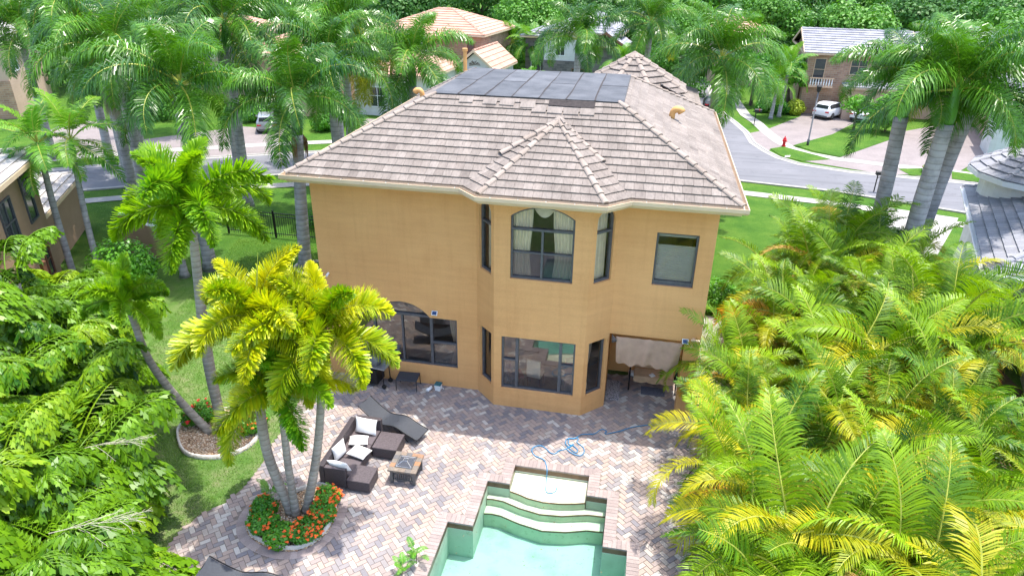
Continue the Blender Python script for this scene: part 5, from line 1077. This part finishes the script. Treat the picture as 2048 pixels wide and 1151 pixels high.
# ---------------------------------------------------------------- cars
def car(name, label, x, y, ang, s, paint, suv=True):
    root = empty(name, (x,y,0), ang, label, 'car'); root.scale = (s,)*3
    if suv: ST_ = [(-2.15,.72,.35,.8,.62,.82),(-2.1,.88,.3,.98,.70,1.02),(-1.85,.93,.28,1.05,.68,1.5),(-1.55,.95,.26,1.06,.69,1.62),(-.6,.95,.25,1.04,.70,1.64),(.2,.95,.25,1.02,.68,1.58),(.75,.95,.25,1.0,.66,1.35),(1.15,.95,.26,.98,.78,1.04),(1.8,.92,.3,.92,.74,.95),(2.12,.80,.35,.75,.62,.78)]
    else: ST_ = [(-2.3,.70,.35,.78,.6,.82),(-2.22,.86,.28,.92,.72,.96),(-1.6,.90,.24,.95,.72,1.02),(-1.0,.91,.24,.93,.62,1.30),(-.4,.91,.22,.92,.60,1.38),(.3,.91,.22,.91,.60,1.34),(1.0,.91,.24,.90,.74,.98),(1.7,.89,.28,.82,.70,.88),(2.25,.76,.34,.62,.58,.68)]
    m = MB(); k = 10; vs = []
    for (px, w_, zb_, zm, wr, zt) in ST_: vs += [(px,-w_*.9,zb_),(px,-w_,zb_+.12),(px,-w_,zm-.08),(px,-w_*.97,zm),(px,-wr,zt-.03),(px,wr,zt-.03),(px,w_*.97,zm),(px,w_,zm-.08),(px,w_,zb_+.12),(px,w_*.9,zb_)]
    n = len(ST_); fs = [(i*k+j, i*k+(j+1) % k, (i+1)*k+(j+1) % k, (i+1)*k+j) for i in range(n-1) for j in range(k)]+[tuple(range(k))[::-1], tuple((n-1)*k+j for j in range(k))]
    m.add(vs, fs); body = m.build('body', paint, root, smooth=True); b = body.modifiers.new('bevel','BEVEL'); b.width = .03; b.segments = 2; b.limit_method = 'ANGLE'
    def strip(i0, i1, sgn, a, b_, mat, nm):
        q = MB()
        for i in range(i0, i1):
            P_ = []
            for st in (ST_[i], ST_[i+1]):
                lo_ = V((st[0], sgn*st[1]*.97, st[3])); hi_ = V((st[0], sgn*st[4], st[5]-.03)); P_.append((lo_.lerp(hi_, a)+V((0,sgn*.012,.008)), lo_.lerp(hi_, b_)+V((0,sgn*.012,.008))))
            q.add([P_[0][0], P_[1][0], P_[1][1], P_[0][1]], [(0,1,2,3)])
        q.build(nm, mat, body)
    i0, i1 = (2, 6) if suv else (2, 5)
    for sg in (-1, 1): strip(i0, i1, sg, .12, .86, M['car_glass'], 'side_glass')
    def cross(i, a, b_, nm):
        s0, s1_ = ST_[i], ST_[i+1]; q = MB(); P_ = []
        for t in (a, b_): px = s0[0]+(s1_[0]-s0[0])*t; wr = (s0[4]+(s1_[4]-s0[4])*t)*.92; zt = s0[5]+(s1_[5]-s0[5])*t-.015; P_.append((px, wr, zt))
        q.add([(P_[0][0],-P_[0][1],P_[0][2]),(P_[0][0],P_[0][1],P_[0][2]),(P_[1][0],P_[1][1],P_[1][2]),(P_[1][0],-P_[1][1],P_[1][2])], [(0,1,2,3)]); q.build(nm, M['car_glass'], body)
    if suv: cross(1, .2, .9, 'rear_window'); cross(6, .05, .85, 'windscreen')
    else: cross(2, .15, .92, 'rear_window'); cross(5, .08, .9, 'windscreen'); cross(3, .2, .95, 'sunroof')
    for px in (-1.32, 1.3):
        for sg in (-1, 1):
            t = MB(); t.bar((px, sg*.74, .34), (px, sg*.97, .34), .34, 18); wh = t.build('wheel', M['tyre'], root); t = MB(); t.bar((px, sg*.9, .34), (px, sg*.985, .34), .21, 12); t.build('rim', M['grey_metal'], wh)
    for sg in (-1, 1):
        t = MB(); x0_ = ST_[0][0]; t.box((x0_-.03, min(sg*.5,sg*.86), .72), (x0_+.2, max(sg*.5,sg*.86), .84)); t.build('tail_lamp', M['red_lamp'], root)
        t = MB(); x0_ = ST_[-1][0]; t.box((x0_-.12, min(sg*.45,sg*.74), .55), (x0_+.02, max(sg*.45,sg*.74), .66)); t.build('headlight', M['steel'], root)
        t = MB(); t.box((.85, min(sg*.93,sg*1.08), .98), (1.0, max(sg*.93,sg*1.08), 1.1)); t.build('mirror', paint, root)
    t = MB(); t.box((ST_[0][0]-.05,-.75,.26), (ST_[0][0]+.12,.75,.42)); t.build('bumper', M['grey_metal'] if suv else M['black_metal'], root)
    return root
car('parked_car', 'white sport utility vehicle parked by the brick house', 15.25, 62.55, R(51), .8, M['car_white']); car('parked_car', 'white sedan with a dark glass roof parked right of the larger vehicle', 18.0, 62.2, R(57), .82, M['car_white'], False)
car('parked_car', 'silver hatchback parked on the driveway at left, half hidden by palms', -27.7, 46.8, R(117), .78, M['car_grey']); car('parked_car', 'dark car far down the side street', 5.6, 63.5, R(88), .78, M['black_metal'], False)
# ---------------------------------------------------------------- street furniture
hy = empty('fire_hydrant', (9.81,50.97,-.01), label='red fire hydrant on the grass strip by the far kerb', cat='hydrant'); m = MB(); m.tube([(0,0,0),(0,0,.06),(0,0,.07),(0,0,.42),(0,0,.43),(0,0,.47),(0,0,.48),(0,0,.58),(0,0,.66)], [.15,.15,.1,.1,.14,.14,.11,.09,.03], 14); m.build('barrel', M['red_paint'], hy, smooth=False)
for a in (0, 2.1, 4.2): m = MB(); m.bar((cos(a)*.08,sin(a)*.08,.36), (cos(a)*.18,sin(a)*.18,.36), .055, 10); m.build('nozzle', M['red_paint'], hy)
m = MB(); m.bar((0,0,.65), (0,0,.72), .03, 5); m.build('cap_nut', M['red_paint'], hy)
lp = empty('street_lamp', (11.56,51.71,-.01), label='dark street lamp post on the lawn in front of the brick house driveway', cat='street lamp'); m = MB(); m.tube([(0,0,0),(0,0,.4),(0,0,.42),(0,0,3.7)], [.09,.09,.055,.045], 10); m.build('pole', M['grey_metal'], lp, smooth=True); m = MB(); m.tube([(0,0,3.7),(0,0,3.75),(0,0,4.05),(0,0,4.1),(0,0,4.25)], [.06,.12,.17,.2,.02], 8); m.build('lantern', M['black_metal'], lp)
def mailbox(x, y, lab):
    r_ = empty('mailbox', (x,y,-.02), label=lab, cat='mailbox'); m = MB(); m.tube([(0,0,0),(0,0,1.0)], .035, 8); m.bar((0,0,.8), (.3,0,.98), .015, 6); m.build('post', M['black_metal'], r_)
    m = MB(); v = [(cos(a)*.12, .12+sin(a)*.1 if sin(a) > 0 else .12) for a in [pi*i/8 for i in range(9)]]; v = [(-.12,0)]+[(.12,0)]+v
    n = len(v); m.add([(-.12,p,1+q) for p, q in v]+[(.42,p,1+q) for p, q in v], [tuple(range(n))[::-1], tuple(range(n,2*n))]+[(i,(i+1) % n,n+(i+1) % n,n+i) for i in range(n)]); bx_ = m.build('box', M['black_metal'], r_); m = MB(); m.box((.2,-.15,1.08), (.24,-.125,1.26)); m.build('flag', M['red_paint'], bx_)
mailbox(8.58, 57.88, 'black mailbox on a post along the side street kerb'); mailbox(13.31, 41.2, 'dark mailbox on a post on the near side of the road, by the palm trunks')
fe = empty('iron_fence', (-14,27,0), label='black iron picket fence left of the tan house', cat='fence'); m = MB()
for z in (.15, 1.0, 1.15): m.box((-4.8,-.015,z), (4.9,.015,z+.03))
m.build('rail', M['black_metal'], fe); m = MB()
for i in range(88): m.box((-4.75+i*.11,-.009,.02), (-4.735+i*.11,.009,1.2))
m.build('pickets', M['black_metal'], fe, kind='stuff')
for i in range(5): m = MB(); m.box((-4.83+i*2.42,-.03,-.05), (-4.77+i*2.42,.03,1.3)); m.build('post', M['black_metal'], fe)
# bed edgings
def edging(name, label, loop, h, z, avoid=None):
    n = len(loop); m = MB(); pts = []; L = 0
    for i in range(n):
        a, b = V(loop[i]), V(loop[(i+1) % n]); k = max(1, int((b-a).length/.03))
        for j in range(k): pts.append(a.lerp(b, j/k))
    ins = offset([tuple(p) for p in pts], -.06); k = len(pts); vs = []; d = 0
    for i in range(k):
        d += (pts[i]-pts[i-1]).length; hh = h*(.8+.2*abs(sin(d*pi/.11)))*(.82 if (d % .45) < .03 else 1); p, q = pts[i], V(ins[i]); vs += [(p.x,p.y,z-.03),(p.x,p.y,z+hh*.9),(q.x*.5+p.x*.5,q.y*.5+p.y*.5,z+hh),(q.x,q.y,z+hh*.9),(q.x,q.y,z-.03)]
    m.add(vs, [(i*5+j, ((i+1) % k)*5+j, ((i+1) % k)*5+j+1, i*5+j+1) for i in range(k) for j in range(4)]); o = m.build(name, M['edging'], smooth=True); return tag(o, label, 'edging')
edging('bed_edging', 'scalloped concrete edging around the flower bed on the patio', offset(BED1, -.03), .13, .0); edging('bed_edging', 'scalloped white concrete edging around the pebble bed on the lawn', BED2, .12, -.03)
edging('bed_edging', 'curved pale edging round the foot of the royal palm by the house', [(-13.0+1.0*cos(2*pi*i/28), 24.2+.7*sin(2*pi*i/28)) for i in range(28)], .12, -.05)
# ---------------------------------------------------------------- patio furniture
def rbox(name, a, b, mat, parent, bev=.015): m = MB(); m.box(a, b); return m.build(name, mat, parent, bevel=bev)
so_ = empty('sectional_sofa', (-6.65,13.1,0), label='dark rattan sectional sofa facing the fire pit', cat='sofa')
for i in range(3): rbox('seat', (-.30,-.93+.62*i,.05), (.40,-.315+.62*i,.33), M['rattan'], so_)
rbox('backrest', (-.44,-1.06,.04), (-.305,.965,.64), M['rattan'], so_); rbox('backrest', (-.30,.94,.04), (.42,1.06,.66), M['rattan'], so_); rbox('armrest', (-.30,-1.06,.04), (.26,-.935,.60), M['rattan'], so_)
def pillow(label, loc, rot, w_=.5, h_=.42, t=.14):
    m = MB(); n = 10; vs = []
    for sgn in (1, -1):
        for j in range(n+1):
            for i in range(n+1):
                u, v = i/n*2-1, j/n*2-1; b = ((1-u*u)*(1-v*v))**.38 if abs(u) < 1 and abs(v) < 1 else 0; pin = 1-.07*(1-abs(u)**2)*(abs(v) > .99)-.0; vs.append((u*w_/2*(1-.06*(1-v*v)*abs(u)**3), v*h_/2*(1-.06*(1-u*u)*abs(v)**3), sgn*(b*t/2+.008)))
    k = (n+1)**2; fs = []
    for j in range(n):
        for i in range(n): a = j*(n+1)+i; fs += [(a, a+1, a+n+2, a+n+1), (k+a, k+a+n+1, k+a+n+2, k+a+1)]
    rim = [i for i in range(n+1)]+[(j+1)*(n+1)-1 for j in range(1, n+1)]+[n*(n+1)+i for i in range(n-1, -1, -1)]+[j*(n+1) for j in range(n-1, 0, -1)]
    fs += [(rim[i], k+rim[i], k+rim[(i+1) % len(rim)], rim[(i+1) % len(rim)]) for i in range(len(rim))]
    m.add(vs, fs); o = m.build('cushion', M['offwhite'], smooth=True, label=label, cat='cushion', group='white cushions on the rattan sofa'); o.location = loc; o.rotation_euler = rot
pillow('white cushion standing against the far end of the rattan sofa', (-6.58,13.86,.55), (R(72),0,R(-4)), .62, .44, .16)
pillow('white cushion lying flat on the far seat of the rattan sofa', (-6.62,13.42,.41), (R(-8),R(4),R(18)), .5, .42, .14)
pillow('white cushion lying on the middle seat, nearest the fire pit', (-6.42,12.98,.41), (R(-6),R(5),R(-10)), .5, .45, .15)
pillow('white cushion leaning on the long backrest of the rattan sofa', (-6.87,12.78,.55), (R(82),R(0),R(76)), .46, .42, .15)
pillow('white cushion propped over the near armrest of the rattan sofa', (-6.62,12.22,.57), (R(66),R(4),R(172)), .58, .32, .14)
def ottoman(x0, y0, x1, y1, h, label):
    r_ = empty('rattan_ottoman', ((x0+x1)/2,(y0+y1)/2,0), label=label, cat='ottoman', group='rattan ottomans by the sofa'); a, b = (x1-x0)/2, (y1-y0)/2
    rbox('base', (-a+.01,-b+.01,.03), (a-.01,b-.01,h-.03), M['rattan'], r_); rbox('top', (-a,-b,h-.028), (a,b,h), M['rattan'], r_)
ottoman(-6.22,13.3,-5.54,14.0,.34,'larger square rattan ottoman at the far end of the sofa'); ottoman(-6.37,12.0,-5.76,12.6,.34,'smaller square rattan ottoman at the near end of the sofa')
fp = empty('fire_pit_table', (-5.1,12.82,0), R(1), 'square slate topped fire pit table with a mesh lid', 'fire pit'); m = MB()
for i in range(5):
    for j in range(5):
        if 0 < i < 4 and 0 < j < 4: continue
        m.box((-.37+.148*i+.002,-.37+.148*j+.002,.40), (-.37+.148*(i+1)-.002,-.37+.148*(j+1)-.002,.445), rr.random())
m.build('top', M['slate'], fp)
m = MB()
for a in (-.225, .215): m.box((a,-.225,.44), (a+.012,.227,.46)); m.box((-.225,a,.44), (.227,a+.012,.46))
m.build('rim', M['grey_metal'], fp)
m = MB(); m.tube([(0,0,.43),(0,0,.34),(0,0,.28)], [.21,.17,.05], 12); m.build('bowl', M['black_metal'], fp)
m = MB(); ap = V((0,0,.56)); cr = [V((a*.2,b*.2,.455)) for a, b in ((-1,-1),(1,-1),(1,1),(-1,1))]
for i in range(4): m.bar(cr[i], cr[i].lerp(ap,.72), .009, 5); m.bar(cr[i].lerp(ap,.72), cr[(i+1) % 4].lerp(ap,.72), .007, 5); m.bar(cr[i], cr[(i+1) % 4], .008, 5)
lid = m.build('lid_frame', M['steel'], fp); m = MB()
for i in range(4): m.add([cr[i], cr[(i+1) % 4], cr[(i+1) % 4].lerp(ap,.72), cr[i].lerp(ap,.72)], [(0,1,2,3)])
m.add([c.lerp(ap,.72) for c in cr], [(0,1,2,3)]); m.build('mesh', M['screen_t'], lid)
for a, b in ((-1,-1),(1,-1),(1,1),(-1,1)): rbox('leg', (a*.29-.035,b*.29-.035,0), (a*.29+.035,b*.29+.035,.398), M['grey_metal'], fp, .004)
m = MB()
for s in (-1, 1):
    for z in (.1, .33): m.box((-.254,s*.29-.015,z), (.254,s*.29+.015,z+.03)); m.box((s*.29-.015,-.254,z), (s*.29+.015,.254,z+.03))
    for i in range(9): u = -.22+i*.055; m.box((u-.01,s*.29-.008,.131), (u+.01,s*.29+.008,.329)); m.box((s*.29-.008,u-.01,.131), (s*.29+.008,u+.01,.329))
m.build('side_grille', M['grey_metal'], fp)
def lounger(x, y, ang, label, L=1.95, wd=.56):
    r_ = empty('sun_lounger', (x,y,0), ang, label, 'sun lounger', group='dark sling sun loungers'); prof = []
    for i in range(25): s = i/24; z = .30+.36*max(0, (1-s/.36))**1.35+.09*math.exp(-((s-.62)/.15)**2)-.10*max(0,(s-.72)/.28)**1.3; prof.append((-L/2+s*L, z))
    m = MB(); vs = [(px, sg*(wd/2-.02), z-.012*(1-abs(sg))) for px, z in prof for sg in (-1, 0, 1)]; m.add(vs, [(i*3+j, i*3+j+1, (i+1)*3+j+1, (i+1)*3+j) for i in range(24) for j in range(2)]); m.build('sling', M['sling'], r_, smooth=True)
    for sg in (-1, 1): m = MB(); m.tube([(px, sg*wd/2, z) for px, z in prof], .014, 6); m.build('side_rail', M['black_metal'], r_, smooth=True)
    m = MB()
    for i in (0, 9, 14, 24): m.bar((prof[i][0],-wd/2,prof[i][1]-.02), (prof[i][0],wd/2,prof[i][1]-.02), .012, 6)
    m.build('crossbar', M['black_metal'], r_)
    for px, dx in ((-.35,-.22),(.45,.2)):
        for sg in (-1, 1): m = MB(); m.tube([(px+dx,sg*(wd/2-.04),0),(px,sg*(wd/2-.04),.22),(px-dx*.3,sg*(wd/2-.02),.3)], .013, 6); m.build('leg', M['black_metal'], r_)
lounger(-6.07, 14.52, R(-16.6), 'grey sling lounger behind the rattan sofa'); lounger(-7.05, 8.72, R(3), 'dark lounger cut off by the bottom edge of the picture')
st = empty('footstool', (-6.36,16.62,0), R(4), 'low black footstool under the arched window', 'footstool'); rbox('seat', (-.33,-.24,.36), (.33,.24,.40), M['sling'], st)
for a in (-1, 1):
    for b in (-1, 1): m = MB(); m.tube([(a*.32,b*.23,0),(a*.31,b*.22,.36)], .012, 6); m.build('leg', M['black_metal'], st)
bk = empty('plastic_bucket', (-5.42,16.68,0), label='white plastic bucket with a dark green lid against the wall', cat='bucket'); m = MB(); m.tube([(0,0,.0),(0,0,.02),(0,0,.2),(0,0,.205)], [.11,.115,.135,.14], 4); bo_ = m.build('tub', M['white'], bk); bo_.rotation_euler.z = R(40); m = MB(); m.tube([(0,0,.206),(0,0,.225),(0,0,.235)], [.145,.145,.12], 4); bo_ = m.build('lid', M['green_lid'], bk); bo_.rotation_euler.z = R(40); m = MB(); m.tube([(.1,-.08,.19),(.2,-.1,.12),(.14,.0,.1)], .006, 5); m.build('handle', M['white'], bk)
rl = MB(); rl.tube([(-.11,-.04,.055),(-.1,-.036,.06),(.1,.036,.06),(.11,.04,.055)], [.03,.055,.055,.03], 12); o = rl.build('paper_roll', M['white'], smooth=True, label='white roll lying beside the plastic bucket', cat='roll'); o.location = (-5.68,16.58,0); o.rotation_euler.z = R(50)
gr = empty('barbecue_grill', (-7.35,16.62,0), R(-8), 'black wheeled barbecue cart with a grey top under palm fronds', 'grill'); rbox('cabinet', (-.35,-.24,.12), (.12,.24,.62), M['black_metal'], gr); rbox('side_shelf', (-.45,-.28,.70), (.42,.28,.73), M['steel'], gr)
m = MB(); m.tube([(-.38,0,.74),(-.36,0,.76),(.1,0,.76),(.12,0,.74)], [.1,.24,.24,.1], 12); m.build('lid', M['grey_metal'], gr, smooth=True)
for sx in (-.3, .33):
    for sy in (-.2, .2): m = MB(); m.bar((sx,sy-.03,.07), (sx,sy+.03,.07), .07, 12); m.build('wheel', M['tyre'], gr)
m = MB()
for sx, sy in ((.33,-.2),(.33,.2)): m.bar((sx,sy,.1), (.3,sy,.7), .015, 6)
m.build('frame', M['black_metal'], gr)
# porch
def sheetobj(name, label, cat, x0, y0, x1, y1, z, mat, t=.012): m = MB(); m.box((x0,y0,z), (x1,y1,z+t)); return m.build(name, mat, label=label, cat=cat, bevel=.004)
def rugm():
    m, t, b = nodes('mosaic_rug'); v = t.nodes.new('ShaderNodeTexVoronoi'); v.feature = 'DISTANCE_TO_EDGE'; v.inputs['Scale'].default_value = 15; t.links.new(tc(t), v.inputs[0]); t.links.new(ramp(t, v.outputs[0], [(.03, (.05,.05,.06)), (.1, (.42,.40,.41))]), b.inputs['Base Color']); b.inputs['Roughness'].default_value = .95; return m
sheetobj('door_mat', 'grey mosaic patterned runner mat at the left side of the porch', 'mat', -.40, 17.27, .02, 18.33, .004, rugm()); sheetobj('door_mat', 'slate blue mat in front of the porch swing seat', 'mat', .66, 17.76, 1.38, 18.2, .004, M['blue_mat'])
sw = empty('porch_swing', (1.0,18.3,0), label='black framed swing seat with a scalloped tan cover in the porch', cat='swing seat')
m = MB(); m.box((-.6,-.32,.42), (.6,.18,.5)); m.build('seat', M['seat_cloth'], sw, bevel=.03)
m = MB(); vs = []; n = 24
for i in range(n+1): u = -.6+1.2*i/n; vs += [(u,-.325,.5),(u,-.34,.33-.05*abs(sin(i/n*3*pi)))]
m.add(vs, [(2*i,2*i+1,2*i+3,2*i+2) for i in range(n)]); m.build('valance', M['seat_cloth'], sw); m = MB(); m.box((-.6,.2,.48), (.6,.28,.95)); m.build('backrest', M['seat_cloth'], sw, bevel=.03)
for sx in (-.72, .68):
    m = MB(); m.tube([(sx,-.38,0),(sx,.0,1.5)], .025, 6); m.tube([(sx,.38,0),(sx,.0,1.5)], .025, 6); m.tube([(sx,-.3,.35),(sx,.3,.35)], .02, 6)
    for k in range(4): m.bar((sx,-.3+.07*k,.5+.2*k), (sx,.3-.07*k,.5+.2*k), .012, 5)
    m.build('side_frame', M['black_metal'], sw)
m = MB(); m.bar((-.72,0,1.5), (.68,0,1.5), .022, 6); m.build('crossbar', M['black_metal'], sw)
m = MB(); g = random.Random(4); vs = []
for i in range(7):
    for j in range(7): vs.append((.16*(i/6-.5), .16*(j/6-.5), .5+g.uniform(.0,.06)*(1 if 0 < i < 6 and 0 < j < 6 else .1)))
m.add(vs, [(i*7+j, i*7+j+1, (i+1)*7+j+1, (i+1)*7+j) for i in range(6) for j in range(6)]); o = m.build('folded_cloth', M['white'], smooth=True, label='crumpled white cloth lying on the porch swing seat', cat='cloth'); o.location = (.95,18.1,.0); o.rotation_euler.z = .6
m = MB(); nu, nv = 40, 16; vs = []
for j in range(nv+1):
    q = j/nv
    for i in range(nu+1):
        s = i/nu; x_ = -.22+1.82*s+.05*q*(1-s)-.07*q*s; z_ = 2.44-q*(.80+.05*sin(s*9)+.06*s+.03*sin(s*31))-.02*abs(sin(s*pi*6))*(1-q); y_ = W-.06-.05*q**.5*(.5+.5*sin(s*pi*9+q*1.5))-.07*sin(q*pi)*(.5+.5*sin(s*pi*5+q))-.10*q*sin(s*pi)-.05*q*math.exp(-((s-.8)/.12)**2)*sin(q*3+s*14); vs.append((x_, y_, z_))
m.add(vs, [(j*(nu+1)+i, j*(nu+1)+i+1, (j+1)*(nu+1)+i+1, (j+1)*(nu+1)+i) for j in range(nv) for i in range(nu)]); m.build('shade_cloth', M['cloth'], smooth=True, label='tan shade cloth hung across the top of the porch opening', cat='shade cloth')
m = MB(); m.tube([(-.33,W-.02,2.44),(-.3,W-.12,2.40)], .02, 6); m.tube([(-.3,W-.1,2.42),(-.26,W-.2,2.34)], [.05,.075], 10); H(m.build('floodlight', M['grey_metal'], house))
rbox('power_box', (.25,18.72,.0), (.5,18.9,.12), M['white'], None); bpy.data.objects['power_box']['label'] = 'small white box on the porch floor by the back wall'; bpy.data.objects['power_box']['category'] = 'box'
# bench
be = empty('garden_bench', (2.25,13.35,0), R(-28), 'black cast iron garden bench half covered by areca fronds', 'bench')
for yy in (-.55, .55):
    m = MB(); m.tube(curve_pts([(-.34,yy,.86),(-.25,yy,.62),(-.2,yy,.42),(-.28,yy,.2),(-.36,yy,0)], 10), .019, 6); m.tube(curve_pts([(-.2,yy,.42),(.1,yy,.40),(.26,yy,.40),(.2,yy,.2),(.3,yy,0)], 10), .019, 6); m.tube(curve_pts([(-.26,yy,.62),(0,yy,.66),(.24,yy,.62),(.24,yy,.42)], 8), .016, 6); m.build('side_frame', M['black_metal'], be, smooth=True)
m = MB()
for i in range(9): m.box((-.18+i*.048,-.56,.405), (-.15+i*.048,.56,.42))
m.build('seat', M['black_metal'], be); m = MB()
for i in range(24): a = -.53+i*.046; m.bar((-.21,a,.46), (-.32,a+.08,.8), .006, 4); m.bar((-.21,a+.08,.46), (-.32,a,.8), .006, 4)
m.tube(curve_pts([(-.34,-.55,.84),(-.35,-.25,.9),(-.35,.25,.9),(-.34,.55,.84)], 10), .016, 6); m.bar((-.2,-.55,.45), (-.2,.55,.45), .014, 6); m.build('backrest', M['black_metal'], be)
# hose
hp = [(2.3,17.0),(1.97,16.80),(1.76,16.70),(1.45,16.45),(1.18,16.33),(0.84,16.22),(0.43,16.01),(0.10,15.77),(-0.19,15.60),(-0.27,15.62),(-0.22,15.70),(-0.31,15.76),(-0.42,15.72),(-0.56,15.51),(-0.86,15.44),(-0.98,15.31),(-1.10,15.18),(-1.27,15.14),(-1.29,14.92),(-1.13,14.72),(-0.97,14.60),(-0.94,14.74),(-1.07,14.87),(-1.21,14.94),(-1.22,15.15),(-1.11,15.20),(-0.97,15.21),(-0.99,15.04),(-0.80,14.87),(-0.76,14.65),(-0.86,14.51),(-1.10,14.57),(-1.23,14.73),(-1.13,14.83),(-1.08,14.95),(-1.24,14.72),(-1.40,14.61),(-1.51,14.46),(-1.65,14.46),(-1.80,14.63),(-1.95,14.69),(-2.10,14.62),(-2.14,14.43),(-2.01,14.25),(-1.76,14.13),(-1.67,13.93)]
hz = [(*p, .014) for p in hp]+[(-1.64,13.83,.03),(-1.62,13.74,-.02),(-1.62,13.70,-.19),(-1.6,13.5,-.2),(-1.56,13.22,-.2),(-1.43,13.18,-.2),(-1.32,13.30,-.2),(-1.31,13.45,-.19)]
m = MB(); cp = curve_pts(hz, 10); m.tube([p+V((0,0,.006*sin(i*.7)+.006)) for i, p in enumerate(cp)], .0125, 6); m.build('garden_hose', M['hose'], smooth=True, label='blue garden hose tangled on the patio and dipping into the pool shelf', cat='hose')
# leaf litter drifting in the pool and on the paving
g = random.Random(9); m = MB()
for i in range(150):
    if i < 45: x_, y_, z_ = g.uniform(-3.4,.3), g.uniform(9.5,13), -.183
    else: x_, y_, z_ = g.uniform(-8.5,2.6), g.uniform(9.2,16.5), .008
    if i >= 45 and inpoly((x_, y_), PL): continue
    if i < 45 and not inpoly((x_, y_), offset(POOL, -.05)): continue
    a = g.random()*6; l = g.uniform(.012,.035); m.add([(x_-cos(a)*l,y_-sin(a)*l,z_),(x_+sin(a)*l*.4,y_-cos(a)*l*.4,z_+.004),(x_+cos(a)*l,y_+sin(a)*l,z_),(x_-sin(a)*l*.4,y_+cos(a)*l*.4,z_+.004)], [(0,1,2,3)], g.random())
m.build('fallen_leaves', M['dry'], kind='stuff', label='tiny fallen leaves scattered over the pool and patio', cat='leaves')
# small plants by the pool and in the bed
for nm, x, y, n_, s_, lb in (('pool_plant', -3.98, 10.2, 8, .2, 'small bamboo like plant at the left rim of the pool'),('pool_plant', -4.15, 9.75, 8, .18, 'low spiky plant cut by the bottom edge, left of the pool'),('spiky_plant', -8.05, 11.35, 6, .26, 'thin dry stemmed plant at the left back of the patio bed'),('red_plant', 2.75, 10.6, 9, .24, 'dark red leaved plant in the gravel square by the arecas')):
    r_ = empty(nm, (x,y,0), label=lb, cat='plant')
    m = MB(); m.tube([(0,0,0),(.02,.01,.35)], [.012,.006], 5); m.build('stem', M['bark'], r_)
    for i in range(n_): put_frond(r_, 'small', (0,1,1,2)[i % 4], (rs.uniform(-.08,.08), rs.uniform(-.08,.08), rs.uniform(.05,.35)), i*2.4, M['bush'] if nm != 'red_plant' else M['redleaf'] if 'redleaf' in M else M.setdefault('redleaf', leaf('dark_red_leaf', (.12,.01,.02), (.3,.03,.05))), s_)
# furniture seen through the bay window
def chair_in(x, y, a, mat, label):
    r_ = empty('dining_chair', (x,y,.02), a, label, 'chair'); m = MB(); m.box((-.22,-.22,.42), (.22,.22,.5)); m.build('seat', mat, r_, bevel=.02); m = MB(); m.box((-.22,.2,.5), (.22,.26,1.05)); m.build('backrest', mat, r_, bevel=.02)
    for sx in (-.19,.19):
        for sy in (-.19,.19): m = MB(); m.bar((sx,sy,0), (sx,sy,.42), .02, 6); m.build('leg', M['brown_wood'], r_)
chair_in(-2.55, 17.5, R(170), M['curtain'], 'cream dining chair seen through the ground floor bay window'); chair_in(-3.15, 17.3, R(120), M['red_fabric'], 'red chair behind the left pane of the ground floor bay window'); chair_in(-1.6, 17.9, R(-150), M['red_fabric'], 'red chair behind the right pane of the ground floor bay window')
